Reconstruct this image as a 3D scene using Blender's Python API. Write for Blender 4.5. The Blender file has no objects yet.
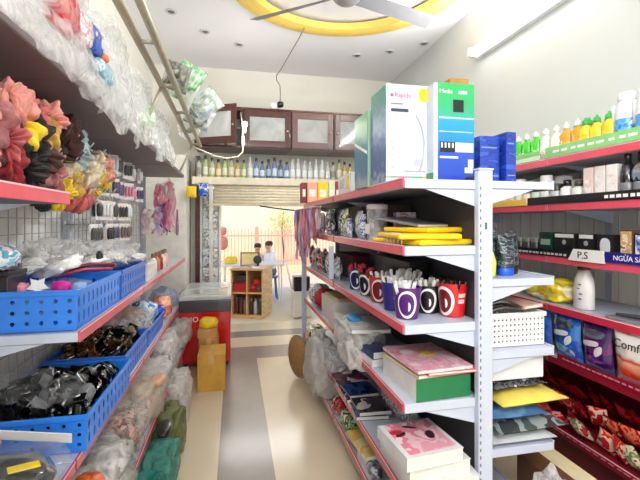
import bpy, bmesh, math, random
from mathutils import Vector, Matrix, noise as mnoise, Euler

# ---------------------------------------------------------------- camera, world, sun, large lights, exposure
SC = bpy.context.scene
COL = SC.collection
PI = math.pi
H = 1.32
cam_d = bpy.data.cameras.new('camera')
cam_d.lens = 22.5
cam_d.sensor_width = 36.0
cam_d.shift_y = -18 / 640
cam_d.clip_start = 0.02
cam = bpy.data.objects.new('camera', cam_d)
cam.location = (0, 0, H)
cam.rotation_euler = (PI / 2, 0, math.radians(-12))
COL.objects.link(cam)
SC.camera = cam

world = bpy.data.worlds.new('world')
SC.world = world
world.use_nodes = True
wn = world.node_tree
bg = wn.nodes['Background']
sky = wn.nodes.new('ShaderNodeTexSky')
sky.sky_type = 'NISHITA'
sky.sun_disc = False
sky.sun_elevation = math.radians(48)
sky.sun_rotation = math.radians(200)
sky.altitude = 20
wn.links.new(sky.outputs[0], bg.inputs[0])
bg.inputs[1].default_value = 0.2

def lamp(name, kind, loc, rot, energy, color=(1, 1, 1), **kw):
    d = bpy.data.lights.new(name, kind)
    d.energy = energy
    d.color = color
    for k, v in kw.items():
        setattr(d, k, v)
    o = bpy.data.objects.new(name, d)
    o.location = loc
    o.rotation_euler = rot
    COL.objects.link(o)
    return o

lamp('sun', 'SUN', (0, 0, 10), (math.radians(42), 0, math.radians(-20)), 1.5, (1.0, 0.93, 0.82), angle=0.02)
# added fill lights behind the camera, and the throw of the right wall tube
lamp('overhead_fill', 'AREA', (0.1, -0.7, 3.12), (math.radians(28), 0, 0), 24, (1, 0.98, 0.95), shape='RECTANGLE', size=2.2, size_y=1.2)  # added overhead fill for the fronts, not a known ceiling panel
lamp('rear_fill', 'AREA', (0.5, -2.1, 1.35), (math.radians(91), 0, 0), 19, (1, 0.98, 0.96), shape='RECTANGLE', size=2.4, size_y=2.2)  # made-up fill for the shelf interiors, before a closed rear wall
lamp('right_tube_light', 'AREA', (1.94, 2.45, 2.76), (0, math.radians(114), 0), 36, (1, 0.99, 0.97), shape='RECTANGLE', size=0.05, size_y=1.2)
lamp('upper_left_fill', 'AREA', (-0.9, -0.5, 2.76), (0, math.radians(-120), 0), 30, (0.97, 0.985, 1.0), shape='RECTANGLE', size=0.06, size_y=2.4)  # added to lift the ceiling and right side, no batten known here
lamp('right_shelf_fill', 'AREA', (0.6, -0.25, 1.95), Vector((1.35, 1.85, -0.75)).to_track_quat('-Z', 'Y').to_euler(), 13, (1, 0.98, 0.95), shape='DISK', size=0.5)  # added to brighten the right wall shelves, not a shop lamp
lamp('entrance_daylight', 'AREA', (0.55, 5.6, 1.9), (math.radians(-75), 0, 0), 14, (1, 0.97, 0.9), shape='RECTANGLE', size=1.6, size_y=0.5)

SC.view_settings.view_transform = 'Standard'
SC.view_settings.look = 'None'
SC.view_settings.gamma = 1.0
SC.view_settings.use_curve_mapping = False
SC.view_settings.exposure = 0.47
try:
    SC.cycles.transparent_max_bounces = 24
    SC.cycles.max_bounces = 8
    SC.cycles.sample_clamp_indirect = 4.0
except Exception:
    pass

# ---------------------------------------------------------------- helpers
RND = random.Random(7)
CT, ST = 0.9781, 0.2079

def lin(c):
    return tuple(((v / 255) / 12.92 if v / 255 <= 0.04045 else ((v / 255 + 0.055) / 1.055) ** 2.4) for v in c)

MATS = {}

def _base(name):
    m = bpy.data.materials.new(name)
    m.use_nodes = True
    nt = m.node_tree
    return m, nt, nt.nodes['Principled BSDF']

def _coords(nt, rnd=True):
    tc = nt.nodes.new('ShaderNodeTexCoord')
    if not rnd:
        return tc.outputs['Object']
    oi = nt.nodes.new('ShaderNodeObjectInfo')
    mul = nt.nodes.new('ShaderNodeMath'); mul.operation = 'MULTIPLY'
    mul.inputs[1].default_value = 37.0
    nt.links.new(oi.outputs['Random'], mul.inputs[0])
    ad = nt.nodes.new('ShaderNodeVectorMath'); ad.operation = 'ADD'
    nt.links.new(tc.outputs['Object'], ad.inputs[0])
    nt.links.new(mul.outputs[0], ad.inputs[1])
    return ad.outputs[0]

def _bump(nt, bs, co, scale, strength, dist=0.01, detail=3):
    n = nt.nodes.new('ShaderNodeTexNoise')
    n.inputs['Scale'].default_value = scale
    n.inputs['Detail'].default_value = detail
    nt.links.new(co, n.inputs['Vector'])
    b = nt.nodes.new('ShaderNodeBump')
    b.inputs['Strength'].default_value = strength
    b.inputs['Distance'].default_value = dist
    nt.links.new(n.outputs['Fac'], b.inputs['Height'])
    nt.links.new(b.outputs[0], bs.inputs['Normal'])

def M(name, col, rough=0.5, metal=0.0, var=0.06, scale=14, bump=0.0, bscale=60, coat=0.0, emit=0.0, alpha=1.0):
    """plain painted / plastic / paper surface with a slight procedural mottling"""
    if name in MATS:
        return MATS[name]
    m, nt, bs = _base(name)
    c = lin(col)
    co = _coords(nt)
    n = nt.nodes.new('ShaderNodeTexNoise')
    n.inputs['Scale'].default_value = scale
    n.inputs['Detail'].default_value = 3
    nt.links.new(co, n.inputs['Vector'])
    r = nt.nodes.new('ShaderNodeValToRGB')
    r.color_ramp.elements[0].color = tuple(max(0, v * (1 - var * 1.6)) for v in c) + (1,)
    r.color_ramp.elements[1].color = tuple(min(1, v * (1 + var)) for v in c) + (1,)
    r.color_ramp.elements[0].position = 0.3
    r.color_ramp.elements[1].position = 0.7
    nt.links.new(n.outputs['Fac'], r.inputs[0])
    nt.links.new(r.outputs[0], bs.inputs['Base Color'])
    bs.inputs['Roughness'].default_value = rough
    bs.inputs['Metallic'].default_value = metal
    bs.inputs['Coat Weight'].default_value = coat
    bs.inputs['Coat Roughness'].default_value = 0.12
    bs.inputs['Alpha'].default_value = alpha
    if emit:
        bs.inputs['Emission Color'].default_value = c + (1,)
        bs.inputs['Emission Strength'].default_value = emit
    if bump:
        _bump(nt, bs, co, bscale, bump)
    MATS[name] = m
    return m

def MP(name, cols, scale=18, rough=0.35, coat=0.4, stretch=(1, 1, 1), bump=0.0, metal=0.0, tex='noise', sharp=True):
    """printed packaging: patches of several inks"""
    if name in MATS:
        return MATS[name]
    m, nt, bs = _base(name)
    co = _coords(nt)
    mp = nt.nodes.new('ShaderNodeMapping')
    mp.inputs['Scale'].default_value = stretch
    nt.links.new(co, mp.inputs['Vector'])
    if tex == 'noise':
        t = nt.nodes.new('ShaderNodeTexNoise')
        t.inputs['Scale'].default_value = scale
        t.inputs['Detail'].default_value = 2.5
        out = t.outputs['Fac']
        lo, hi = 0.3, 0.68
    else:
        t = nt.nodes.new('ShaderNodeTexVoronoi')
        t.inputs['Scale'].default_value = scale
        sp = nt.nodes.new('ShaderNodeSeparateColor')
        nt.links.new(t.outputs['Color'], sp.inputs[0])
        out = sp.outputs[0]
        lo, hi = 0.0, 1.0
    nt.links.new(mp.outputs[0], t.inputs['Vector'])
    r = nt.nodes.new('ShaderNodeValToRGB')
    cr = r.color_ramp
    cr.interpolation = 'CONSTANT' if sharp else 'LINEAR'
    k = len(cols)
    cr.elements[0].position = 0.0
    cr.elements[0].color = lin(cols[0]) + (1,)
    cr.elements[1].position = lo + (hi - lo) / k
    cr.elements[1].color = lin(cols[1]) + (1,)
    for i in range(2, k):
        e = cr.elements.new(lo + (hi - lo) * i / k)
        e.color = lin(cols[i]) + (1,)
    nt.links.new(out, r.inputs[0])
    nt.links.new(r.outputs[0], bs.inputs['Base Color'])
    bs.inputs['Roughness'].default_value = rough
    bs.inputs['Coat Weight'].default_value = coat
    bs.inputs['Metallic'].default_value = metal
    if bump:
        _bump(nt, bs, co, 45, bump)
    MATS[name] = m
    return m

def MG(name, stops, z0, z1, blot=0.0, bscale=14, rough=0.35, coat=0.4, bump=0.0, axis=2, sharp=False):
    """packaging whose print runs from bottom to top (object axis) with a blotchy edge"""
    if name in MATS:
        return MATS[name]
    m, nt, bs = _base(name)
    tc = nt.nodes.new('ShaderNodeTexCoord')
    sx = nt.nodes.new('ShaderNodeSeparateXYZ')
    nt.links.new(tc.outputs['Object'], sx.inputs[0])
    mr = nt.nodes.new('ShaderNodeMapRange')
    mr.inputs['From Min'].default_value = z0
    mr.inputs['From Max'].default_value = z1
    nt.links.new(sx.outputs[axis], mr.inputs['Value'])
    co = _coords(nt)
    n = nt.nodes.new('ShaderNodeTexNoise')
    n.inputs['Scale'].default_value = bscale
    n.inputs['Detail'].default_value = 3
    nt.links.new(co, n.inputs['Vector'])
    mm = nt.nodes.new('ShaderNodeMath'); mm.operation = 'MULTIPLY_ADD'
    mm.inputs[1].default_value = blot
    nt.links.new(n.outputs['Fac'], mm.inputs[0])
    sub = nt.nodes.new('ShaderNodeMath'); sub.operation = 'SUBTRACT'
    sub.inputs[1].default_value = blot * 0.5
    nt.links.new(mr.outputs[0], sub.inputs[0])
    nt.links.new(sub.outputs[0], mm.inputs[2])
    r = nt.nodes.new('ShaderNodeValToRGB')
    cr = r.color_ramp
    if sharp:
        cr.interpolation = 'CONSTANT'
    cr.elements[0].position = stops[0][0]; cr.elements[0].color = lin(stops[0][1]) + (1,)
    cr.elements[1].position = stops[1][0]; cr.elements[1].color = lin(stops[1][1]) + (1,)
    for p, c in stops[2:]:
        e = cr.elements.new(p); e.color = lin(c) + (1,)
    nt.links.new(mm.outputs[0], r.inputs[0])
    nt.links.new(r.outputs[0], bs.inputs['Base Color'])
    bs.inputs['Roughness'].default_value = rough
    bs.inputs['Coat Weight'].default_value = coat
    if bump:
        _bump(nt, bs, co, 45, bump)
    MATS[name] = m
    return m

def MF(name, col=(240, 244, 245), a0=0.15, a1=0.6, rough=0.16, scale=18, bump=0.85):
    """clear, creased plastic film: part see-through, part milky, with creases"""
    if name in MATS:
        return MATS[name]
    m, nt, bs = _base(name)
    bs.inputs['Base Color'].default_value = lin(col) + (1,)
    bs.inputs['Roughness'].default_value = rough
    bs.inputs['Specular IOR Level'].default_value = 0.7
    co = _coords(nt)
    n = nt.nodes.new('ShaderNodeTexNoise')
    n.inputs['Scale'].default_value = scale
    n.inputs['Detail'].default_value = 5
    n.inputs['Distortion'].default_value = 1.2
    nt.links.new(co, n.inputs['Vector'])
    r = nt.nodes.new('ShaderNodeMapRange')
    r.inputs['From Min'].default_value = 0.35
    r.inputs['From Max'].default_value = 0.68
    r.inputs['To Min'].default_value = a0
    r.inputs['To Max'].default_value = a1
    nt.links.new(n.outputs['Fac'], r.inputs['Value'])
    b = nt.nodes.new('ShaderNodeBump')
    b.inputs['Strength'].default_value = bump
    b.inputs['Distance'].default_value = 0.02
    nt.links.new(n.outputs['Fac'], b.inputs['Height'])
    nt.links.new(b.outputs[0], bs.inputs['Normal'])
    tl = nt.nodes.new('ShaderNodeBsdfTranslucent')
    tl.inputs['Color'].default_value = lin(col) + (1,)
    nt.links.new(b.outputs[0], tl.inputs['Normal'])
    m1_ = nt.nodes.new('ShaderNodeMixShader')
    m1_.inputs[0].default_value = 0.42
    nt.links.new(bs.outputs[0], m1_.inputs[1])
    nt.links.new(tl.outputs[0], m1_.inputs[2])
    tr = nt.nodes.new('ShaderNodeBsdfTransparent')
    m2_ = nt.nodes.new('ShaderNodeMixShader')
    nt.links.new(r.outputs[0], m2_.inputs[0])
    nt.links.new(tr.outputs[0], m2_.inputs[1])
    nt.links.new(m1_.outputs[0], m2_.inputs[2])
    nt.links.new(m2_.outputs[0], nt.nodes['Material Output'].inputs['Surface'])
    MATS[name] = m
    return m

class B:
    """collects shapes into one mesh"""
    def __init__(self):
        self.bm = bmesh.new()
        self.mi = 0

    def _faces(self, vs, fs):
        bv = [self.bm.verts.new(v) for v in vs]
        out = []
        for f in fs:
            try:
                fc = self.bm.faces.new([bv[i] for i in f])
                fc.material_index = self.mi
                out.append(fc)
            except ValueError:
                pass
        return bv, out

    def box(self, x0, x1, y0, y1, z0, z1, bev=0.0, seg=2, mtx=None):
        vs = [Vector(p) for p in ((x0, y0, z0), (x1, y0, z0), (x1, y1, z0), (x0, y1, z0), (x0, y0, z1), (x1, y0, z1), (x1, y1, z1), (x0, y1, z1))]
        if mtx is not None:
            vs = [mtx @ v for v in vs]
        bv, fc = self._faces(vs, [(0, 3, 2, 1), (4, 5, 6, 7), (0, 1, 5, 4), (1, 2, 6, 5), (2, 3, 7, 6), (3, 0, 4, 7)])
        if bev:
            es = list({e for f in fc for e in f.edges})
            r = bmesh.ops.bevel(self.bm, geom=es, offset=bev, segments=seg, affect='EDGES', profile=0.6)
            for f in r['faces']:
                f.material_index = self.mi
        return self

    def lathe(self, prof, n=16, c=(0, 0, 0), mtx=None, sx=1.0, sy=1.0):
        rings = []
        for (r, z) in prof:
            ring = []
            for i in range(n):
                a = 2 * PI * i / n
                v = Vector((c[0] + r * sx * math.cos(a), c[1] + r * sy * math.sin(a), c[2] + z))
                ring.append(self.bm.verts.new(mtx @ v if mtx is not None else v))
            rings.append(ring)
        for a, b in zip(rings, rings[1:]):
            for i in range(n):
                f = self.bm.faces.new((a[i], a[(i + 1) % n], b[(i + 1) % n], b[i]))
                f.material_index = self.mi
        for ring, flip in ((rings[0], True), (rings[-1], False)):
            f = self.bm.faces.new(list(reversed(ring)) if flip else ring)
            f.material_index = self.mi
        return self

    def tube(self, pts, r, n=8):
        pts = [Vector(p) for p in pts]
        rings = []
        up = Vector((0.0, 0.0, 1.0))
        for i, p in enumerate(pts):
            t = (pts[min(i + 1, len(pts) - 1)] - pts[max(i - 1, 0)])
            if t.length < 1e-9:
                t = Vector((0, 0, 1))
            t.normalize()
            s = t.cross(up)
            if s.length < 1e-3:
                s = t.cross(Vector((1, 0, 0)))
            s.normalize()
            w = s.cross(t)
            rr = r[i] if isinstance(r, (list, tuple)) else r
            rings.append([self.bm.verts.new(p + (s * math.cos(2 * PI * k / n) + w * math.sin(2 * PI * k / n)) * rr) for k in range(n)])
        for a, b in zip(rings, rings[1:]):
            for k in range(n):
                f = self.bm.faces.new((a[k], a[(k + 1) % n], b[(k + 1) % n], b[k]))
                f.material_index = self.mi
        for ring, flip in ((rings[0], True), (rings[-1], False)):
            f = self.bm.faces.new(list(reversed(ring)) if flip else ring)
            f.material_index = self.mi
        return self

    def sheet(self, fn, nu, nv, closed_u=False):
        """surface from fn(i/nu, j/nv)"""
        V = [[self.bm.verts.new(fn(i / nu, j / nv)) for i in range(nu + (0 if closed_u else 1))] for j in range(nv + 1)]
        w = len(V[0])
        for j in range(nv):
            for i in range(nu):
                f = self.bm.faces.new((V[j][i], V[j][(i + 1) % w], V[j + 1][(i + 1) % w], V[j + 1][i]))
                f.material_index = self.mi
        return self

    def prism(self, poly, d0, d1, plane='xz'):
        def P(p, d):
            return {'xz': (p[0], d, p[1]), 'yz': (d, p[0], p[1]), 'xy': (p[0], p[1], d)}[plane]
        n = len(poly)
        vs = [P(p, d0) for p in poly] + [P(p, d1) for p in poly]
        self._faces(vs, [tuple(reversed(range(n))), tuple(range(n, 2 * n))] + [(i, (i + 1) % n, n + (i + 1) % n, n + i) for i in range(n)])
        return self

    def blob(self, c, s, seed=0, amp=0.18, freq=2.2, fine=0.05, sub=4, flat=None, ridge=0.5):
        r = bmesh.ops.create_icosphere(self.bm, subdivisions=sub, radius=1.0)
        off = Vector((seed * 3.17, seed * 1.31, seed * 7.7))
        for v in r['verts']:
            d = v.co.normalized()
            k = 1 + amp * 1.6 * mnoise.noise(d * freq + off)
            k += fine * (1 - 2 * abs(mnoise.noise(d * freq * 3.3 + off * 2))) * ridge * 2
            k += fine * 0.6 * mnoise.noise(d * freq * 8 + off)
            # squarish pillow rather than ball
            q = Vector([math.copysign(abs(t) ** 0.75, t) for t in d])
            p = Vector((q.x * s[0], q.y * s[1], q.z * s[2])) * k
            if flat is not None and p.z < -s[2] * flat:
                p.z = -s[2] * flat
            v.co = Vector(c) + p
        for f in {f for v in r['verts'] for f in v.link_faces}:
            f.material_index = self.mi
        return self

    def pouch(self, w, h, t, seed=0, nx=12, nz=14, fin=0.06, wr=0.25, z0=0.0):
        """a filled flexible pack standing in the xz plane, front at -y, bottom at z0, sealed fins top and bottom"""
        off = Vector((seed * 2.7, seed * 5.1, seed))
        def prof(u, v):
            vv = min(max((v - fin) / (1 - 2 * fin), 0), 1)
            a = (max(0, 1 - abs(2 * u - 1) ** 2.6)) ** 0.6 * (max(0, 1 - abs(2 * vv - 1) ** 3.0)) ** 0.6
            return a * t * 0.5
        def side(sg):
            def fn(u, v):
                a = prof(u, v)
                nn = mnoise.noise(Vector((u * 3, v * 4, sg)) + off)
                n2 = mnoise.noise(Vector((u * 9, v * 5, sg * 2)) + off)
                x = (u - 0.5) * w * (1 - 0.05 * math.sin(PI * v)) 
                return Vector((x, sg * (a * (1 + wr * n2) + 0.0012) + wr * t * 0.12 * nn, z0 + v * h))
            return fn
        self.sheet(side(-1), nx, nz)
        self.sheet(lambda u, v: side(1)(1 - u, v), nx, nz)
        bmesh.ops.remove_doubles(self.bm, verts=self.bm.verts[:], dist=0.0005)
        return self

    def perforated(self, M4, w, h, nx, nz, hole=0.45, t=0.003, slot=False):
        """panel in local xz with a grid of holes; M4 places it"""
        cw, ch = w / nx, h / nz
        for sgn in (0, 1):
            yy = t * sgn
            for i in range(nx):
                for j in range(nz):
                    cx, cz = (i + 0.5) * cw, (j + 0.5) * ch
                    ou = [(-cw / 2, -ch / 2), (0, -ch / 2), (cw / 2, -ch / 2), (cw / 2, 0), (cw / 2, ch / 2), (0, ch / 2), (-cw / 2, ch / 2), (-cw / 2, 0)]
                    rx = cw * hole * 0.5
                    rz = ch * (0.78 if slot else hole) * 0.5
                    if not slot:
                        rx = rz = min(rx, rz)
                    ii = [(math.cos(a) * rx, math.sin(a) * rz) for a in [math.radians(225 + 45 * k) for k in range(8)]]
                    vo = [self.bm.verts.new(M4 @ Vector((cx + p[0], yy, cz + p[1]))) for p in ou]
                    vi = [self.bm.verts.new(M4 @ Vector((cx + p[0], yy, cz + p[1]))) for p in ii]
                    for k in range(8):
                        q = (vo[k], vo[(k + 1) % 8], vi[(k + 1) % 8], vi[k])
                        f = self.bm.faces.new(q if sgn == 0 else tuple(reversed(q)))
                        f.material_index = self.mi
                    if sgn == 0:
                        wi = [self.bm.verts.new(M4 @ Vector((cx + p[0], t, cz + p[1]))) for p in ii]
                        for k in range(8):
                            f = self.bm.faces.new((vi[k], vi[(k + 1) % 8], wi[(k + 1) % 8], wi[k]))
                            f.material_index = self.mi
        return self

    def mesh(self, name, mats, smooth=False):
        bmesh.ops.recalc_face_normals(self.bm, faces=self.bm.faces[:])
        me = bpy.data.meshes.new(name)
        self.bm.to_mesh(me)
        self.bm.free()
        for m in (mats if isinstance(mats, (list, tuple)) else [mats]):
            me.materials.append(m)
        if smooth:
            me.polygons.foreach_set('use_smooth', [True] * len(me.polygons))
        return me

    def done(self, name, mats, parent=None, smooth=False, loc=None, rot=None, auto=None):
        me = self.mesh(name, mats, smooth)
        o = bpy.data.objects.new(name, me)
        COL.objects.link(o)
        if parent is not None:
            o.parent = parent
        if loc is not None:
            o.location = loc
        if rot is not None:
            o.rotation_euler = rot
        if auto:
            me.set_sharp_from_angle(angle=math.radians(auto))
        return o

def tag(o, label, cat, group=None, kind=None):
    o['label'] = label
    o['category'] = cat
    if group:
        o['group'] = group
    if kind:
        o['kind'] = kind
    return o

def struct(o):
    o['kind'] = 'structure'
    return o

def thing(name, label, cat, loc=(0, 0, 0), rot=(0, 0, 0), group=None):
    o = bpy.data.objects.new(name, None)
    o.empty_display_size = 0.05
    COL.objects.link(o)
    o.location = loc
    o.rotation_euler = rot if isinstance(rot, (tuple, list, Euler)) else (0, 0, rot)
    return tag(o, label, cat, group)

KIDS = {}

def dup(root, label, loc, rot=(0, 0, 0), group=None, mats=None, scale=None):
    """copy of a thing with copies of its parts and sub-parts; mats = {part name stem: material} swaps a part's colour"""
    def cp(o, parent):
        c = o.copy()
        COL.objects.link(c)
        if parent is not None:
            c.parent = parent
        stem = o.name.split('.')[0]
        if mats and stem in mats and c.type in ('MESH', 'FONT'):
            c.material_slots[0].link = 'OBJECT'
            c.material_slots[0].material = mats[stem]
        for ch in list(o.children):
            cp(ch, c)
        return c
    r = cp(root, None)
    r.location = loc
    r.rotation_euler = rot if isinstance(rot, (tuple, list, Euler)) else (0, 0, rot)
    if scale is not None:
        r.scale = scale if isinstance(scale, (tuple, list)) else (scale,) * 3
    if label:
        r['label'] = label
    if group:
        r['group'] = group
    return r

def text(body, size, mat, parent, loc, rot, name='lettering', ext=0.0006, align='LEFT', xs=1.0):
    cu = bpy.data.curves.new(name, 'FONT')
    cu.body = body
    cu.size = size
    cu.extrude = ext
    cu.align_x = align
    cu.resolution_u = 3
    cu.materials.append(mat)
    tmp = bpy.data.objects.new(name, cu)
    COL.objects.link(tmp)
    me = bpy.data.meshes.new_from_object(tmp.evaluated_get(bpy.context.evaluated_depsgraph_get()))
    bpy.data.objects.remove(tmp)
    me.name = name
    if not me.materials:
        me.materials.append(mat)
    o = bpy.data.objects.new(name, me)
    COL.objects.link(o)
    if parent is not None:
        o.parent = parent
    o.location = loc
    o.rotation_euler = rot
    o.scale = (xs, 1, 1)
    return o

ORD = ['first', 'second', 'third', 'fourth', 'fifth', 'sixth', 'seventh', 'eighth', 'ninth', 'tenth', 'eleventh', 'twelfth', 'thirteenth',
       'fourteenth', 'fifteenth', 'sixteenth', 'seventeenth', 'eighteenth', 'nineteenth', 'twentieth', 'twenty-first', 'twenty-second',
       'twenty-third', 'twenty-fourth', 'twenty-fifth', 'twenty-sixth', 'twenty-seventh', 'twenty-eighth', 'twenty-ninth', 'thirtieth']

def RT(x, y, z, rx=0, ry=0, rz=0):
    return Matrix.Translation((x, y, z)) @ Euler((rx, ry, rz)).to_matrix().to_4x4()

# shared materials
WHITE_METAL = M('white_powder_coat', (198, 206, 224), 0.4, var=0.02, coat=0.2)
UNDER = M('shaded_underside', (66, 70, 82), 0.5, var=0.06)  # shade beneath the shelves put into the colour
UNDER_GREY = M('grey_shaded_underside', (168, 168, 172), 0.5, var=0.04)  # weaker copy of the painted underside shade, for the right wall shelves
UNDER_TAUPE = M('taupe_shaded_underside', (122, 108, 113), 0.5, var=0.06)  # shade under the top tier painted in, over the whole shelf
RAIL_RED = M('red_price_rail', (205, 48, 72), 0.28, var=0.05, coat=0.5)
RAIL_PINK = M('pink_price_rail', (226, 84, 104), 0.3, var=0.05, coat=0.5)
RAIL_DARK = M('dark_red_price_rail', (150, 18, 44), 0.28, var=0.06, coat=0.5)
CLEAR = MF('clear_plastic_film', (250, 252, 253), 0.25, 0.75, 0.22)
CLEARER = MF('thin_clear_film', (250, 252, 253), 0.12, 0.55, 0.18)
MILKY = MF('milky_plastic_film', (250, 250, 247), 0.6, 0.95, 0.3)
GLASSY = MF('cabinet_glass', (240, 244, 244), 0.5, 0.75, 0.1, 4, 0.05)  # pale half-opaque base stands in for lights reflected in the panes
BLACK = M('black_plastic', (22, 22, 25), 0.3, var=0.2, coat=0.3)
WHITE = M('white_plastic', (240, 240, 238), 0.4, var=0.03)
PAPER = M('paper_white', (236, 234, 228), 0.7, var=0.04, scale=40)
KRAFT = M('kraft_card', (186, 138, 78), 0.75, var=0.10, scale=22)
CHROME = M('brushed_steel', (190, 192, 195), 0.28, metal=0.9, var=0.05)
WOOD_DARK = MP('dark_red_wood', [(62, 24, 22), (80, 32, 27), (70, 27, 24)], 9, 0.35, 0.3, (1, 1, 6), sharp=False)
WOOD_PALE = MP('pale_ply', [(222, 180, 116), (232, 194, 132), (214, 170, 108)], 6, 0.5, 0.1, (1, 1, 5), sharp=False)
# ---------------------------------------------------------------- the room
XL, XR, YB, YR, ZC = -0.95, 2.05, 5.05, -2.25, 3.2
b = B()
m_cream = M('cream_floor_tile', (226, 212, 184), 0.22, var=0.035, scale=3, coat=0.3)
m_grey = M('grey_floor_tile', (148, 140, 134), 0.25, var=0.05, scale=5, coat=0.3)
xs = [XL - 0.1, -0.09, 0.205, XR + 0.1]
ys = [YR - 0.1, 3.92, 4.3, 4.66, 4.92, YB + 0.25]
for i in range(3):
    for j in range(5):
        b.mi = 1 if (j in (1, 3) or (i == 1 and j == 0)) else 0
        b._faces([(xs[i], ys[j], 0), (xs[i + 1], ys[j], 0), (xs[i + 1], ys[j + 1], 0), (xs[i], ys[j + 1], 0)], [(0, 1, 2, 3)])
bmesh.ops.remove_doubles(b.bm, verts=b.bm.verts[:], dist=1e-5)
r = bmesh.ops.extrude_face_region(b.bm, geom=b.bm.faces[:])
bmesh.ops.translate(b.bm, verts=[v for v in r['geom'] if isinstance(v, bmesh.types.BMVert)], vec=(0, 0, -0.12))
struct(b.done('floor', [m_cream, m_grey]))

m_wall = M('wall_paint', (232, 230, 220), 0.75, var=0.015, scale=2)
m_ceil = M('ceiling_paint', (244, 244, 247), 0.8, var=0.012, scale=2)
b = B(); b.box(XL - 0.12, XL, YR, YB + 0.2, 0, ZC); struct(b.done('wall_left', m_wall))
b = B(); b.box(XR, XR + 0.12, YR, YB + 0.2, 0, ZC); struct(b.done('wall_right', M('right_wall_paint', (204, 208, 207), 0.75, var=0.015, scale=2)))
b = B(); b.box(XL, XR, YR - 0.12, YR, 0, ZC); struct(b.done('wall_rear', m_wall))
b = B()
b.box(XL, -0.45, YB, YB + 0.2, 0, ZC); b.box(1.35, XR, YB, YB + 0.2, 0, ZC); b.box(-0.45, 1.35, YB, YB + 0.2, 1.78, ZC)
struct(b.done('wall_back', m_wall))
# ceiling with a round recess over the fan
CX, CY, RO = 0.86, 2.92, 1.0
b = B()
n = 64
inner, outer = [], []
def rect_hit(a):
    dx, dy = math.cos(a), math.sin(a)
    t = 1e9
    if dx > 1e-9: t = min(t, (XR + 0.1 - CX) / dx)
    if dx < -1e-9: t = min(t, (XL - 0.1 - CX) / dx)
    if dy > 1e-9: t = min(t, (YB + 0.15 - CY) / dy)
    if dy < -1e-9: t = min(t, (YR - 0.1 - CY) / dy)
    return CX + dx * t, CY + dy * t
angs = sorted([2 * PI * k / n for k in range(n)] + [math.atan2(cy - CY, cx - CX) % (2 * PI) for cx in (XL - 0.1, XR + 0.1) for cy in (YR - 0.1, YB + 0.15)])
for zz in (ZC, ZC + 0.2):
    inner.append([b.bm.verts.new((CX + (RO - 0.02) * math.cos(a), CY + (RO - 0.02) * math.sin(a), zz if zz == ZC else ZC + 0.07)) for a in angs])
    outer.append([b.bm.verts.new((*rect_hit(a), zz)) for a in angs])
N = len(angs)
for i in range(N):
    j = (i + 1) % N
    b.bm.faces.new((inner[0][i], inner[0][j], outer[0][j], outer[0][i]))
    b.bm.faces.new((inner[0][i], inner[0][j], inner[1][j], inner[1][i]))
    b.bm.faces.new((outer[0][i], outer[0][j], outer[1][j], outer[1][i]))
b.bm.faces.new(inner[1])
b.bm.faces.new(outer[1])
struct(b.done('ceiling', m_ceil))
b = B()
m_yel = M('yellow_ring', (250, 214, 104), 0.6, var=0.03)  # one even yellow all round the ring
def ringpt(u, v):
    a = 2 * PI * u
    sec = [(0.84, 0.05), (0.84, -0.012), (0.86, -0.02), (0.98, -0.02), (1.0, -0.012), (1.0, 0.004)]
    r_, z_ = sec[min(5, int(round(v * 5)))]
    return Vector((CX + r_ * math.cos(a), CY + r_ * math.sin(a), ZC + z_))
b.sheet(ringpt, 72, 5, closed_u=True)
struct(b.done('trim_1', m_yel, smooth=True, auto=40))
# brown door frame at the left of the entrance
b = B(); b.box(-0.455, -0.405, 4.9, 5.05, 0, 2.1, 0.004); struct(b.done('trim_2', WOOD_DARK))
# cream ledge over the entrance
b = B(); b.box(-0.47, 1.6, 4.66, 5.05, 1.745, 1.83, 0.006); struct(b.done('trim_3', M('cream_board', (236, 228, 204), 0.55)))

# white pier between shelf and entrance
b = B(); b.box(-0.945, -0.52, 4.55, 5.05, 0, 2.05, 0.004); struct(b.done('wall_pier', M('white_pier_paint', (236, 234, 226), 0.7)))

# fluorescent batten on the right wall
t = thing('tube_light', 'long white fluorescent batten high on the right wall', 'lamp', (1.985, 2.45, 2.76))
b = B(); b.box(0.02, 0.065, -0.62, 0.62, -0.045, 0.045, 0.006); b.done('housing', WHITE, t)
b = B(); b.tube([(-0.012, -0.6, 0), (-0.012, 0.6, 0)], 0.024, 12); b.done('tube', M('lit_tube', (255, 253, 246), 0.3, emit=7), t, smooth=True)
b = B(); b.box(-0.04, 0.03, -0.64, -0.6, -0.035, 0.035, 0.004); b.done('end_cap', WHITE, t)
b = B(); b.box(-0.04, 0.03, 0.6, 0.64, -0.035, 0.035, 0.004); b.done('end_cap', WHITE, t)

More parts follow.
